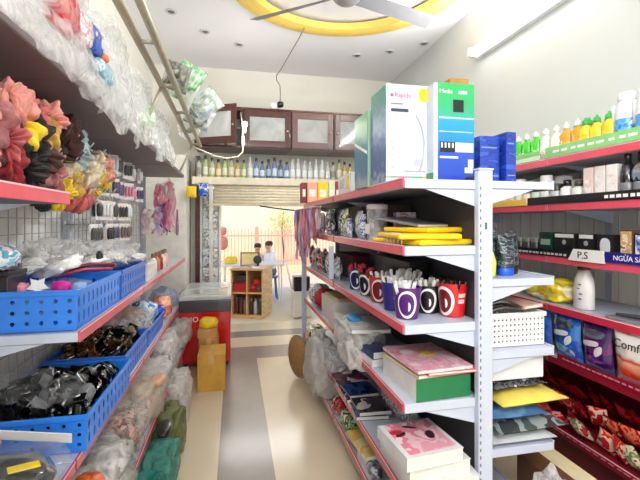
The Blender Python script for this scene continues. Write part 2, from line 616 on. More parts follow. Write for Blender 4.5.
# ceiling fan
t = thing('ceiling_fan', 'grey three-bladed fan hanging under the yellow ceiling ring', 'fan', (0.83, 2.93, 3.045))
mf = M('grey_fan_enamel', (150, 150, 154), 0.45, var=0.03, metal=0.0)
b = B(); b.lathe([(0.02, -0.065), (0.075, -0.055), (0.105, -0.03), (0.11, 0.0), (0.1, 0.03), (0.05, 0.05), (0.02, 0.06)], 28); b.done('motor', M('grey_fan_motor', (150, 148, 150), 0.3, metal=0.3), t, smooth=True)
b = B(); b.tube([(0, 0, 0.05), (0, 0, 0.15)], 0.013, 10); b.done('down_rod', mf, t, smooth=True)
b = B(); b.lathe([(0.02, 0.14), (0.05, 0.17), (0.06, 0.215)], 20); b.done('canopy', mf, t, smooth=True)
for k, a in enumerate((142, 17, 259)):
    b = B()
    def bl(u, v):
        rr = 0.10 + u * 0.76
        w = (0.052 + 0.018 * u) if u < 0.999 else 0.062
        return Vector((rr, (v - 0.5) * 2 * w, -0.024 * (v - 0.5) * 2))
    b.sheet(bl, 10, 4)
    r = bmesh.ops.solidify(b.bm, geom=b.bm.faces[:], thickness=0.006)
    br = b.done('blade', mf, t, rot=(0, 0, math.radians(a)))
    b = B(); b.box(0.08, 0.2, -0.02, 0.02, 0.004, 0.014, 0.003); b.done('blade_arm', mf, br)

# recessed downlights
spots = [(171, 11), (205, 31), (239, 44), (357, 55), (390, 51), (424, 43)]
names = ['nearest the stock shelf, outermost of the left three', 'in the middle of the left three', 'nearest the dark cabinets of the left three',
         'nearest the dark cabinets of the right three', 'in the middle of the right three', 'nearest the long tube light']
m_bez = M('downlight_bezel', (214, 214, 216), 0.35, metal=0.3)
m_lamp = M('downlight_lens', (120, 116, 108), 0.25)
for (u, v), nm in zip(spots, names):
    d = 400 * (ZC - H) / (222 - v)
    x = (u - 235) * CT * d / 400
    y = (d - ST * x) / CT
    t = thing('downlight', 'small round recessed ceiling downlight ' + nm, 'lamp', (x, y, ZC), group='ceiling downlights')
    b = B(); b.lathe([(0.034, 0.0), (0.05, -0.001), (0.052, -0.008), (0.044, -0.014), (0.036, -0.012), (0.034, -0.003)], 20); b.done('bezel', m_bez, t, smooth=True)
    b = B(); b.lathe([(0.003, -0.016), (0.02, -0.014), (0.03, -0.006), (0.033, -0.002)], 16); b.done('lamp_lens', m_lamp, t, smooth=True)

# loose wire down from the ceiling to a camera on the cabinets
tag(B().tube([(0.66, 3.76, 3.195), (0.62, 3.85, 3.13), (0.55, 4.0, 3.03), (0.47, 4.2, 2.92), (0.435, 4.28, 2.89), (0.44, 4.34, 2.86), (0.49, 4.45, 2.84), (0.50, 4.5, 2.76), (0.5, 4.53, 2.68)], 0.005, 6)
    .done('hanging_wire', M('grey_wire', (120, 116, 112), 0.5), smooth=True), 'thin grey wire dangling from the ceiling ring to the small camera', 'wire')
t = thing('security_camera', 'small black and white camera on top of the dark cabinets', 'camera', (0.5, 4.66, 2.6))
B().lathe([(0.03, 0.0), (0.034, 0.006), (0.022, 0.018), (0.012, 0.03), (0.012, 0.05)], 16).done('foot', WHITE, t, smooth=True)
B().blob((0.012, -0.05, 0.075), (0.038, 0.045, 0.034), 3, 0.02, 1, 0, 3).done('housing', BLACK, t, smooth=True)
B().blob((-0.06, -0.02, 0.06), (0.045, 0.045, 0.04), 4, 0.04, 1, 0, 3).done('dome', WHITE, t, smooth=True)

# bracket in the top right corner
t = thing('wall_bracket', 'grey metal wall bracket in the top right corner', 'bracket', (2.05, 1.60, 2.44))
B().box(-0.02, 0, -0.07, 0.07, 0, 0.2, 0.004).done('plate', CHROME, t)
B().tube([(-0.01, 0, 0.04), (-0.1, 0.0, 0.02), (-0.12, -0.01, 0.12), (-0.02, 0, 0.18)], 0.009, 8).done('arm', M('bracket_grey', (110, 110, 115), 0.4), t, smooth=True)

# ---------------------------------------------------------------- outside the entrance
m_conc = M('pale_concrete', (226, 214, 190), 0.8, var=0.05, scale=2)
b = B(); b.box(-7, 9, YB + 0.25, 15, -0.12, -0.001); struct(b.done('ground', m_conc))
b = B(); b.box(-7, 9, 11.0, 11.2, 0, 4.5); struct(b.done('wall_street', M('street_wall_paint', (252, 232, 200), 0.8, var=0.03, scale=1)))
t = thing('metal_fence', 'salmon pink metal fence of upright bars across the street', 'fence', (0, 10.4, 0))
mfe = M('salmon_fence_paint', (226, 164, 140), 0.5)
b = B()
for k in range(44):
    x = -0.6 + k * 0.085
    b.tube([(x, 0, 0.2), (x, 0, 1.06 + 0.05 * (k % 2)), (x, 0, 1.12 + 0.05 * (k % 2))], [0.011, 0.011, 0.002], 6)
b.done('bars', mfe, t)
for z in (0.3, 0.95):
    B().box(-0.7, 3.2, -0.015, 0.015, z, z + 0.035).done('rail', mfe, t)
for x in (-0.7, 0.55, 1.9, 3.2):
    B().box(x - 0.04, x + 0.04, -0.03, 0.03, 0, 1.2, 0.004).done('post', mfe, t)
B().box(-0.7, 3.2, -0.08, 0.08, 0, 0.2, 0.005).done('footing', M('fence_footing', (236, 206, 170), 0.8), t)
# tree
t = thing('street_tree', 'thin yellow-green tree behind the pink fence', 'tree', (1.25, 10.66, 0))
B().tube([(0, 0, 0), (0.02, 0, 0.6), (-0.03, 0.02, 1.1), (0.02, 0, 1.6)], [0.03, 0.025, 0.02, 0.008], 8).done('trunk', M('tree_bark', (140, 110, 80), 0.8), t, smooth=True)
b = B()
for k in range(260):
    p = Vector((RND.gauss(0, 0.17), RND.gauss(0, 0.06), 1.32 + RND.gauss(0, 0.16)))
    e = Euler((RND.uniform(0, 6), RND.uniform(0, 6), RND.uniform(0, 6))).to_matrix()
    b._faces([p + e @ Vector(q) for q in ((-0.035, 0, 0), (0, 0.014, 0.003), (0.04, 0, 0), (0, -0.014, 0.003))], [(0, 1, 2, 3)])
b.done('foliage', M('young_leaf', (206, 208, 92), 0.6, var=0.2), t)

# two people sitting on stools out on the pavement
def person(name, label, loc, rz, shirt, hair, lean):
    t = thing(name, label, 'person', loc, rz)
    me = bpy.data.meshes.new('body')
    V, E, R = [], [], []
    def add(p, r, par=None):
        V.append(p); R.append(r)
        if par is not None:
            E.append((par, len(V) - 1))
        return len(V) - 1
    pel = add((0, 0, 0.34), 0.085)
    ch = add((0, -0.02 * lean, 0.5), 0.085, pel)
    sh = add((0, -0.04 * lean, 0.62), 0.07, ch)
    nk = add((0, -0.05 * lean, 0.69), 0.03, sh)
    hd = add((0, -0.06 * lean, 0.745), 0.052, nk)
    hd2 = add((0, -0.065 * lean, 0.80), 0.05, hd)
    for s in (-1, 1):
        a = add((s * 0.11, -0.04 * lean, 0.61), 0.035, sh)
        e_ = add((s * 0.14, -0.08, 0.47), 0.028, a)
        w = add((s * 0.08, -0.2, 0.43), 0.022, e_)
        add((s * 0.06, -0.25, 0.44), 0.022, w)
        h = add((s * 0.06, -0.02, 0.33), 0.06, pel)
        k_ = add((s * 0.08, -0.26, 0.34), 0.045, h)
        an = add((s * 0.08, -0.27, 0.06), 0.03, k_)
        add((s * 0.08, -0.36, 0.03), 0.024, an)
    me.from_pydata(V, E, [])
    o = bpy.data.objects.new('body', me)
    COL.objects.link(o)
    o.parent = t
    me.materials.append(M('skin', (214, 166, 136), 0.5))
    o.modifiers.new('skin', 'SKIN')
    sub = o.modifiers.new('sub', 'SUBSURF'); sub.levels = sub.render_levels = 2
    for i, sv in enumerate(me.skin_vertices[0].data):
        sv.radius = (R[i], R[i])
        sv.use_root = (i == 0)
    b = B()
    b.lathe([(0.098, 0.3), (0.105, 0.36), (0.1, 0.45), (0.108, 0.56), (0.098, 0.62), (0.05, 0.665), (0.034, 0.68)], 18, (0, -0.025 * lean, 0), sx=1.15, sy=0.9)
    for s in (-1, 1):
        b.tube([(s * 0.08, -0.03 * lean, 0.615), (s * 0.115, -0.045, 0.59), (s * 0.135, -0.07, 0.52), (s * 0.142, -0.085, 0.47)], [0.05, 0.046, 0.042, 0.038], 10)
    b.done('shirt', shirt, t, smooth=True)
    b = B()
    for s in (-1, 1):
        b.tube([(s * 0.05, 0.02, 0.335), (s * 0.07, -0.14, 0.345), (s * 0.08, -0.27, 0.335), (s * 0.08, -0.285, 0.2), (s * 0.08, -0.275, 0.08)], [0.08, 0.068, 0.056, 0.045, 0.04], 10)
    b.done('trousers', M('blue_grey_cloth', (112, 120, 140), 0.8), t, smooth=True)
    b = B()
    b.blob((0, -0.05 * lean + 0.008, 0.805), (0.06, 0.062, 0.05), 2, 0.04, 2, 0.02, 3)
    b.done('hair', hair, t, smooth=True)
    b = B()
    b.blob((0, -0.06 * lean - 0.06, 0.765), (0.008, 0.012, 0.012), 1, 0.0, 1, 0, 2)
    b.done('nose', M('skin', (214, 166, 136), 0.5), t, smooth=True)
    for s in (-1, 1):
        B().blob((s * 0.02, -0.06 * lean - 0.05, 0.785), (0.006, 0.004, 0.004), 1, 0, 1, 0, 2).done('eye', BLACK, t, smooth=True)
        B().blob((s * 0.054, -0.055 * lean, 0.775), (0.006, 0.012, 0.016), 1, 0, 1, 0, 2).done('ear', M('skin', (214, 166, 136), 0.5), t, smooth=True)
    B().box(-0.016, 0.016, -0.06 * lean - 0.056, -0.06 * lean - 0.05, 0.744, 0.749).done('mouth', M('lip', (170, 90, 84), 0.5), t)
    return t
person('person', 'person in a white shirt sitting behind the table, facing left', (0.61, 6.95, 0.14), math.radians(-60), M('white_cotton', (244, 244, 248), 0.8), M('brown_hair', (78, 52, 40), 0.5), 1.0)
person('person', 'person with dark hair in a pale blue shirt bent over the table', (0.40, 7.1, 0.10), math.radians(-10), M('pale_blue_cotton', (214, 224, 238), 0.8), M('dark_hair', (44, 34, 34), 0.5), 1.8)
def stool(loc, label):
    t = thing('plastic_stool', label, 'stool', loc)
    B().lathe([(0.13, 0.36), (0.14, 0.37), (0.14, 0.385), (0.13, 0.39)], 16).done('seat', M('blue_stool_plastic', (90, 120, 180), 0.4), t)
    for k in range(4):
        a = PI / 4 + k * PI / 2
        B().tube([(0.1 * math.cos(a), 0.1 * math.sin(a), 0.365), (0.14 * math.cos(a), 0.14 * math.sin(a), 0)], 0.016, 6).done('leg', M('blue_stool_plastic', (90, 120, 180), 0.4), t)
stool((0.61, 6.95, 0), 'blue stool under the person in the white shirt')
stool((0.40, 7.12, -0.03 + 0.03), 'blue stool under the person in the pale blue shirt')

# open bookcase used as a counter
t = thing('open_bookcase', 'pale wood open bookcase of four cubbies by the entrance', 'bookcase', (0.37, 5.45, 0), math.radians(-21))
t.scale = (1, 1.35, 1)
b = B(); b.box(-0.02, 0.0, 0, 0.34, 0.02, 0.66, 0.002); b.done('side_panel', WOOD_PALE, t)
b = B(); b.box(-0.46, -0.44, 0, 0.34, 0.02, 0.66, 0.002); b.done('side_panel', WOOD_PALE, t)
b = B(); b.box(-0.47, 0.01, -0.01, 0.35, 0.66, 0.685, 0.003); b.done('top', WOOD_PALE, t)
b = B(); b.box(-0.44, -0.02, 0.005, 0.34, 0.34, 0.36); b.done('shelf', WOOD_PALE, t)
b = B(); b.box(-0.44, -0.02, 0.005, 0.34, 0.0, 0.05); b.done('plinth', WOOD_PALE, t)
b = B(); b.box(-0.24, -0.222, 0.005, 0.33, 0.05, 0.66); b.done('divider', WOOD_PALE, t)
b = B(); b.box(-0.44, -0.02, 0.325, 0.335, 0.05, 0.66); b.done('back_panel', M('ply_back', (196, 150, 100), 0.6), t)
RB = RT(0.37, 5.45, 0, 0, 0, math.radians(-21))
def inb(x, y, z):
    return RB @ Vector((x, y, z))
def bk_box(name, lab, cat, x0, x1, y0, y1, z0, z1, mat, lid=None):
    t_ = thing(name, lab, cat, inb((x0 + x1) / 2, (y0 + y1) / 2, z0), math.radians(-21))
    w, dd, h = (x1 - x0) / 2, (y1 - y0) / 2, z1 - z0
    B().box(-w, w, -dd, dd, 0, h * 0.8, 0.003).done('body', mat, t_)
    B().box(-w - 0.002, w + 0.002, -dd - 0.002, dd + 0.002, h * 0.8, h, 0.003).done('lid', lid or mat, t_)
    return t_
bk_box('storage_box', 'red box in the upper left cubby of the pale bookcase', 'box', -0.43, -0.25, 0.02, 0.28, 0.36, 0.50, M('red_card', (184, 26, 36), 0.5), M('dark_red_card', (120, 16, 26), 0.5))
bk_box('storage_box', 'dark grey box on the red box in the upper left cubby', 'box', -0.42, -0.27, 0.06, 0.26, 0.50, 0.58, M('charcoal_card', (70, 62, 62), 0.6))
for k, (x, cl, nm) in enumerate([(-0.40, (110, 40, 44), 'maroon'), (-0.335, (84, 64, 54), 'brown'), (-0.275, (150, 96, 84), 'dusty pink')]):
    t_ = thing('tall_tin', nm + ' tall tin in the lower left cubby of the pale bookcase', 'tin', inb(x, 0.08, 0.05))
    B().lathe([(0.026, 0), (0.028, 0.004), (0.028, 0.2), (0.026, 0.204)], 14).done('body', M('tin_' + nm.replace(' ', '_'), cl, 0.4), t_, smooth=True, auto=40)
    B().lathe([(0.029, 0.2), (0.029, 0.235), (0.02, 0.24)], 14).done('lid', M('tin_lid', (60, 50, 48), 0.4), t_, smooth=True, auto=40)
for k, (x, cl, nm) in enumerate([(-0.19, (54, 54, 58), 'black'), (-0.13, (196, 200, 206), 'silver'), (-0.065, (70, 76, 84), 'slate')]):
    t_ = thing('jar', nm + ' jar in the lower right cubby of the pale bookcase', 'jar', inb(x, 0.08, 0.05))
    B().lathe([(0.024, 0), (0.028, 0.01), (0.028, 0.15), (0.018, 0.18), (0.018, 0.19)], 14).done('body', M('jar_' + nm, cl, 0.3), t_, smooth=True)
    B().lathe([(0.021, 0.19), (0.021, 0.215), (0.016, 0.22)], 14).done('lid', M('jar_lid', (150, 150, 150), 0.3, metal=0.6), t_, smooth=True)
for k, (x, z, cl, nm) in enumerate([(-0.17, 0.405, (208, 34, 40), 'bright red'), (-0.08, 0.40, (120, 110, 112), 'grey'), (-0.12, 0.485, (216, 60, 52), 'orange-red')]):
    tag(B().blob((0, 0, 0), (0.05, 0.06, 0.045), 11 + k, 0.12, 2, 0.05, 3, flat=0.9).done('cloth_bundle', M('bundle_' + str(k), cl, 0.6, var=0.2), smooth=True, loc=inb(x, 0.12, z)), nm + ' bundle in the upper right cubby of the pale bookcase', 'bundle')
# things on the bookcase top
for k, (x, y, w, dd, h, cl, nm, rz) in enumerate([(-0.40, 0.1, 0.10, 0.14, 0.02, (206, 180, 200), 'lilac', 0.1), (-0.27, 0.12, 0.13, 0.10, 0.025, (124, 96, 150), 'purple', -0.2), (-0.13, 0.1, 0.12, 0.15, 0.018, (230, 226, 236), 'white', 0.3), (-0.27, 0.25, 0.12, 0.09, 0.03, (226, 150, 160), 'pink', 0.5)]):
    t_ = thing('notebook', nm + ' notebook lying on top of the pale bookcase', 'book', inb(x, y, 0.685), rz - 0.36)
    B().box(-w / 2, w / 2, -dd / 2, dd / 2, 0, h, 0.002).done('cover', M('notebook_' + nm, cl, 0.5), t_)
    B().box(-w / 2 + 0.004, w / 2 + 0.001, -dd / 2 - 0.001, dd / 2 + 0.001, 0.004, h - 0.004).done('pages', PAPER, t_)
t_ = thing('framed_board', 'yellow board in a dark frame standing on the pale bookcase', 'board', inb(-0.29, 0.31, 0.684), math.radians(-14))
B().box(-0.125, 0.125, -0.006, 0.006, 0.02, 0.19, 0.002).done('board', M('yellow_board', (255, 240, 170), 0.4), t_)
b = B()
for q in ((-0.135, -0.12, 0.01, 0.2), (0.12, 0.135, 0.01, 0.2), (-0.135, 0.135, 0.0, 0.016), (-0.135, 0.135, 0.185, 0.2)):
    b.box(q[0], q[1], -0.01, 0.01, q[2], q[3])
b.done('frame', M('grey_frame', (108, 96, 84), 0.5), t_)
t_ = thing('desk_fan', 'small black tabletop fan in front of the yellow board', 'fan', inb(-0.16, 0.26, 0.684), 0.4)
B().lathe([(0.04, 0), (0.04, 0.01), (0.012, 0.015), (0.01, 0.06)], 14).done('base', BLACK, t_, smooth=True, auto=40)
B().lathe([(0.02, -0.02), (0.06, -0.015), (0.06, 0.015), (0.02, 0.02)], 16, mtx=RT(0, 0, 0.1, PI / 2 - 0.3, 0, 0)).done('cage', M('fan_cage', (56, 56, 66), 0.5), t_, smooth=True)
tag(B().blob((0, 0, 0), (0.1, 0.08, 0.06), 31, 0.12, 2, 0.04, 3, flat=0.8).done('yellow_cloth', M('yellow_cloth', (250, 214, 70), 0.7), smooth=True, loc=(-0.06, 6.4, 0.72)), 'yellow cloth heaped on the white table outside', 'cloth')
t_ = thing('folding_table', 'white folding table behind the pale bookcase', 'table', (0.25, 6.4, 0))
B().box(-0.45, 0.5, -0.25, 0.25, 0.64, 0.672, 0.004).done('table_top', WHITE, t_)
for sx in (-0.4, 0.45):
    for sy in (-0.2, 0.2):
        B().tube([(sx, sy, 0.65), (sx * 1.05, sy, 0)], 0.012, 8).done('leg', WHITE, t_)
t_ = thing('plush_toy', 'pink soft toy hanging left of the entrance opening', 'toy', (-0.18, 5.9, 0.9))
B().blob((0, 0, 0.12), (0.08, 0.05, 0.1), 5, 0.06, 2, 0.02, 3).done('body', M('pink_plush', (240, 160, 150), 0.9), t_, smooth=True)
B().blob((0, -0.01, 0.29), (0.065, 0.055, 0.06), 6, 0.04, 2, 0.02, 3).done('head', M('pink_plush', (240, 160, 150), 0.9), t_, smooth=True)
B().tube([(0, 0, 0.34), (0, -0.3, 0.6), (0, -0.66, 0.875)], 0.004, 6).done('hanging_loop', WHITE, t_)
# dark stool-like crate and white stand right of the bookcase
t_ = thing('cash_box', 'small black box on a white pedestal right of the bookcase', 'box', (0.90, 5.5, 0.37))
B().box(-0.11, 0.11, -0.09, 0.09, 0, 0.2, 0.008).done('body', BLACK, t_)
B().box(-0.1, 0.1, -0.095, -0.085, 0.03, 0.17, 0.002).done('door', M('black_door', (34, 32, 34), 0.35), t_)
t_ = thing('white_pedestal', 'white pedestal carrying the black box', 'stand', (0.90, 5.5, 0))
B().box(-0.13, 0.13, -0.11, 0.11, 0.02, 0.35, 0.004).done('body', WHITE, t_)
B().box(-0.14, 0.14, -0.12, 0.12, 0.35, 0.37, 0.003).done('top', WHITE, t_)
t_ = thing('leaning_pole', 'thin white pole leaning against the bookcase right side', 'pole', (0.74, 5.6, 0))
B().tube([(0.12, 0, 0.0), (-0.02, 0.12, 0.75)], 0.012, 8).done('shaft', WHITE, t_, smooth=True)
B().lathe([(0.014, 0), (0.018, 0.01), (0.018, 0.03), (0.013, 0.035)], 10, (0.12, 0, 0)).done('rubber_tip', BLACK, t_, smooth=True)

# rolled shutter hanging in the entrance opening
t = thing('roller_shutter', 'cream roller shutter half rolled up in the entrance', 'shutter', (0.45, 4.715, 0))
ms = M('cream_shutter', (250, 240, 214), 0.5)
b = B()
for k in range(7):
    z = 1.535 + k * 0.034
    b.tube([(-0.68, 0, z + 0.016), (0.88, 0, z + 0.016)], 0.0185, 8)
b.done('curtain', ms, t, smooth=True)
B().box(-0.7, 0.9, -0.02, 0.02, 1.505, 1.535, 0.003).done('bottom_bar', M('shutter_bar', (220, 204, 170), 0.45), t)
for x in (-0.715, 0.9):
    B().box(x - 0.02, x + 0.02, -0.03, 0.03, 0, 1.78, 0.003).done('guide', M('shutter_guide', (226, 220, 208), 0.4), t)
tag(B().tube([(0.28, 4.68, 1.505), (0.5, 4.66, 1.475), (0.75, 4.67, 1.45), (0.95, 4.69, 1.445)], 0.009, 6).done('black_cable', BLACK, smooth=True), 'black cable sagging under the cream shutter', 'cable')
# ---------------------------------------------------------------- dark wall cabinets over the entrance
def cabinet(x0, x1, label, open_deg=0, sheen=WOOD_DARK, hinge='l'):
    t = thing('wall_cabinet', label, 'cabinet', (x0, 5.045, 2.165), group='dark wooden wall cabinets over the entrance')
    w, dp, h = x1 - x0, 0.42, 0.44
    b = B()
    b.box(0, 0.018, -dp, 0, 0, h); b.box(w - 0.018, w, -dp, 0, 0, h)
    b.box(0.018, w - 0.018, -dp, 0, 0, 0.02); b.box(0.018, w - 0.018, -dp, 0, h - 0.02, h)
    b.done('carcass', sheen, t)
    B().box(0.018, w - 0.018, -0.012, -0.002, 0.02, h - 0.02).done('back_panel', M('cabinet_inside', (236, 236, 230), 0.6, emit=0.0), t)
    B().box(0.018, w - 0.018, -dp + 0.06, -0.012, 0.23, 0.245).done('shelf', M('cabinet_inside_shelf', (222, 222, 216), 0.5), t)
    B().box(-0.004, w + 0.004, -dp - 0.012, 0, h, h + 0.018, 0.003).done('top_moulding', sheen, t)
    # door
    hx = 0.01 if hinge == 'l' else w - 0.01
    d = B()
    s = 1 if hinge == 'l' else -1
    dw = w - 0.02
    def q(a, c, e, g):
        d.box(min(s * a, s * c), max(s * a, s * c), -0.022, 0, e, g, 0.003)
    q(0, 0.06, 0.01, h - 0.01); q(dw - 0.06, dw, 0.01, h - 0.01); q(0.06, dw - 0.06, 0.01, 0.085); q(0.06, dw - 0.06, h - 0.085, h - 0.01)
    dr = d.done('door', sheen, t, loc=(hx, -dp - 0.001, 0), rot=(0, 0, -s * math.radians(open_deg)))
    B().box(min(s * 0.05, s * (dw - 0.05)), max(s * 0.05, s * (dw - 0.05)), -0.013, -0.009, 0.075, h - 0.075).done('glass_pane', GLASSY, dr)
    B().lathe([(0.006, 0), (0.006, 0.01), (0.012, 0.016), (0.012, 0.022), (0.006, 0.026)], 12, mtx=RT(s * (dw - 0.03), -0.022, 0.2, PI / 2, 0, 0)).done('knob', CHROME, dr, smooth=True)
    return t
cabinet(-0.44, 0.085, 'dark wall cabinet with its glass door swung open, nearest the stock shelf', 27)
cabinet(0.095, 0.635, 'dark wall cabinet below the small camera, closed glass door')
WOOD_GREY = MP('worn_dark_wood', [(96, 66, 66), (112, 80, 78), (104, 72, 72)], 9, 0.3, 0.4, (1, 1, 6), sharp=False)
cabinet(0.645, 1.145, 'paler scuffed wall cabinet third along from the open door', 0, WOOD_GREY)
cabinet(1.155, 1.66, 'paler wall cabinet half hidden behind the tall boxes', 0, WOOD_GREY, 'r')
k = 0
for (cx, cab, c) in ((-0.3, 'open-doored', 3), (0.2, 'closed dark', 3), (0.75, 'scuffed third', 3), (1.25, 'half hidden', 2)):
    for i in range(c):
        cl = [(206, 200, 190), (150, 170, 180), (222, 214, 190), (190, 176, 160)][k % 4]
        nm = ['oat-coloured', 'grey-blue', 'cream', 'tan'][k % 4]
        t = thing('carton', '%s carton on the lower board inside the %s wall cabinet' % (nm, cab), 'carton', (cx + i * 0.13, 4.87, 2.186))
        B().box(-0.05, 0.05, -0.05, 0.05, 0, 0.13 + 0.03 * (k % 2), 0.003).done('body', M('carton_' + str(k % 4), cl, 0.6), t)
        B().box(-0.052, 0.052, -0.052, 0.052, 0.13 + 0.03 * (k % 2), 0.145 + 0.03 * (k % 2), 0.002).done('lid', PAPER, t)
        k += 1

# white plug lead looping under the open cabinet
t = thing('white_lead', 'white power lead looping from the steel rails to the open cabinet door', 'cable')
B().tube([(-0.40, 3.95, 2.04), (-0.34, 4.0, 2.02), (-0.2, 4.06, 1.97), (-0.08, 4.1, 1.955), (0.03, 4.12, 1.98), (0.078, 4.13, 2.03), (0.08, 4.13, 2.1)], 0.008, 8).done('cord', M('ivory_cord', (232, 226, 206), 0.4), t, smooth=True)
B().box(0.066, 0.094, 4.12, 4.14, 2.09, 2.19, 0.005).done('plug', WHITE, t)
B().tube([(0.08, 4.13, 2.19), (0.075, 4.2, 2.3), (0.07, 4.3, 2.4), (0.06, 4.4, 2.5)], 0.006, 6).done('upper_cord', WHITE, t, smooth=True)
t = thing('lit_bulb', 'small lit round bulb at the edge of the open cabinet door', 'lamp', (0.098, 4.13, 2.28))
bl_ = lamp('bulb_light', 'POINT', (0, -0.04, 0.03), (0, 0, 0), 9, (1, 0.97, 0.92), shadow_soft_size=0.03)
bl_.parent = t
B().blob((0, 0, 0.03), (0.026, 0.026, 0.03), 1, 0, 1, 0, 3).done('globe', M('lit_globe', (255, 250, 240), 0.3, emit=6), t, smooth=True)
B().lathe([(0.012, -0.06), (0.014, -0.04), (0.016, 0.0), (0.016, 0.006)], 12).done('socket', WHITE, t, smooth=True)

# bottles on the ledge
pb = thing('bottle', 'x', 'bottle')
B().lathe([(0.028, 0), (0.032, 0.006), (0.032, 0.13), (0.022, 0.165), (0.012, 0.18), (0.012, 0.19)], 14).done('body', WHITE, pb, smooth=True, auto=50)
B().lathe([(0.0335, 0.03), (0.0335, 0.11)], 14).done('paper_label', WHITE, pb, smooth=True, auto=50)
B().lathe([(0.016, 0.19), (0.016, 0.225), (0.012, 0.23)], 12).done('cap', BLACK, pb, smooth=True, auto=50)
cols = [('grey-clear', (190, 196, 190), (150, 150, 140), (60, 60, 60)), ('olive', (180, 186, 120), (226, 226, 200), (50, 50, 50)), ('amber', (206, 176, 96), (236, 224, 180), (40, 36, 34)),
        ('blue', (70, 110, 170), (214, 224, 236), (30, 34, 44)), ('clear', (214, 222, 226), (236, 240, 242), (196, 200, 204)), ('lime', (170, 200, 110), (240, 240, 220), (70, 70, 70)),
        ('navy', (40, 60, 96), (160, 180, 206), (24, 24, 30))]
seq = [0, 5, 1, 2, 5, 1, 2, 5, 4, 3, 3, 6, 3, 6, 3, 4, 4, 4, 4, 4, 4, 4, 0, 1, 2, 2, 0, 2]
m_of = {}
for i, s in enumerate(seq):
    nm, c1, c2, c3 = cols[s]
    if s not in m_of:
        m_of[s] = {'body': M('ledge_bottle_' + nm, tuple(int(v * 0.8 + 40) for v in c1), 0.15, coat=0.4), 'paper_label': M('ledge_label_' + nm, c2, 0.5), 'cap': M('ledge_cap_' + nm, c3, 0.4)}
    x = -0.40 + i * 0.0715
    dup(pb, '%s bottle, %s along the ledge from the door frame' % (nm, ORD[i]), (x, 4.74 + 0.015 * math.sin(i * 2.1), 1.83), i * 0.7, 'bottles on the ledge over the entrance', m_of[s], (0.95, 0.95, 1.0 + 0.1 * math.sin(i * 1.7)))
def kill(o):
    for c in list(o.children):
        kill(c)
    bpy.data.objects.remove(o)
kill(pb)

# ---------------------------------------------------------------- white display stand with hanging packs left of the entrance
t = thing('display_stand', 'white stand of hanging packs between door frame and entrance', 'stand', (-0.285, 4.93, 0))
B().box(-0.1, 0.1, 0.03, 0.045, 0.45, 1.72, 0.003).done('back_board', WHITE, t)
for x in (-0.108, 0.108):
    B().box(x - 0.012, x + 0.012, -0.01, 0.05, 0, 1.74, 0.003).done('upright', WHITE, t)
B().box(-0.12, 0.12, -0.12, 0.1, 0, 0.03, 0.004).done('base', WHITE, t)
mpk = [MP('grey_card_print', [(226, 230, 228), (196, 204, 204), (130, 140, 140), (240, 242, 240)], 22), MP('blue_card_print', [(232, 236, 240), (190, 206, 222), (220, 226, 230), (120, 136, 150)], 22)]
rows = ['top', 'upper', 'middle', 'lower', 'lowest']
for r_ in range(5):
    for c_ in range(2):
        b = B(); b.pouch(0.088, 0.2, 0.02, r_ * 2 + c_, 6, 8)
        tag(b.done('hanging_pack', mpk[(r_ + c_) % 2], smooth=True, loc=(-0.333 + c_ * 0.094, 4.915, 1.46 - r_ * 0.22)),
            '%s printed pack, %s row of the white stand, on its %s side' % (['grey', 'bluish'][(r_ + c_) % 2], rows[r_], ['door frame', 'entrance'][c_]), 'pack', 'packs on the white stand by the entrance')
b = B(); b.pouch(0.11, 0.12, 0.03, 3, 8, 8)
tag(b.done('hanging_pack', M('yellow_pack', (250, 208, 40), 0.4), smooth=True, loc=(-0.46, 4.5, 1.585)), 'bright yellow pack hung at the top of the brown door frame', 'pack')
b = B(); b.pouch(0.105, 0.145, 0.03, 4, 8, 8)
tag(b.done('hanging_pack', MP('blue_white_pack', [(30, 80, 190), (40, 96, 206), (220, 230, 246), (24, 60, 160)], 22), smooth=True, loc=(-0.335, 4.5, 1.6)), 'blue and white pack hung beside the yellow pack at the door frame', 'pack')

# ---------------------------------------------------------------- red chest freezer
t = thing('chest_freezer', 'red chest freezer with a pale sliding lid at the end of the aisle', 'freezer', (-0.265, 4.13, 0))
m_fr = M('red_freezer_enamel', (206, 12, 20), 0.22, var=0.05, coat=0.6)
b = B(); b.box(-0.225, 0.225, -0.37, 0.37, 0.04, 0.55, 0.012); b.done('body', m_fr, t)
b = B(); b.box(-0.228, 0.228, -0.373, 0.373, 0.50, 0.61, 0.01); b.done('dark_band', M('freezer_band', (56, 58, 66), 0.3, coat=0.5), t)
b = B(); b.box(-0.23, 0.23, -0.375, 0.375, 0.61, 0.65, 0.012); b.done('rim', M('freezer_rim', (196, 200, 198), 0.35), t)
b = B(); b.box(-0.2, 0.2, -0.34, 0.02, 0.648, 0.66, 0.004); b.done('sliding_lid', M('freezer_lid', (206, 214, 212), 0.12, coat=0.6), t)
b = B(); b.box(-0.2, 0.2, -0.01, 0.34, 0.656, 0.67, 0.004); b.done('sliding_lid', M('freezer_lid', (206, 214, 212), 0.12, coat=0.6), t)
for sx in (-0.18, 0.18):
    for sy in (-0.3, 0.3):
        b = B(); b.lathe([(0.025, 0), (0.025, 0.04)], 10, (sx, sy, 0)); b.done('foot', BLACK, t)
text('MO', 0.062, WHITE, t, (-0.165, -0.3715, 0.42), (PI / 2, 0, 0), xs=1.1)
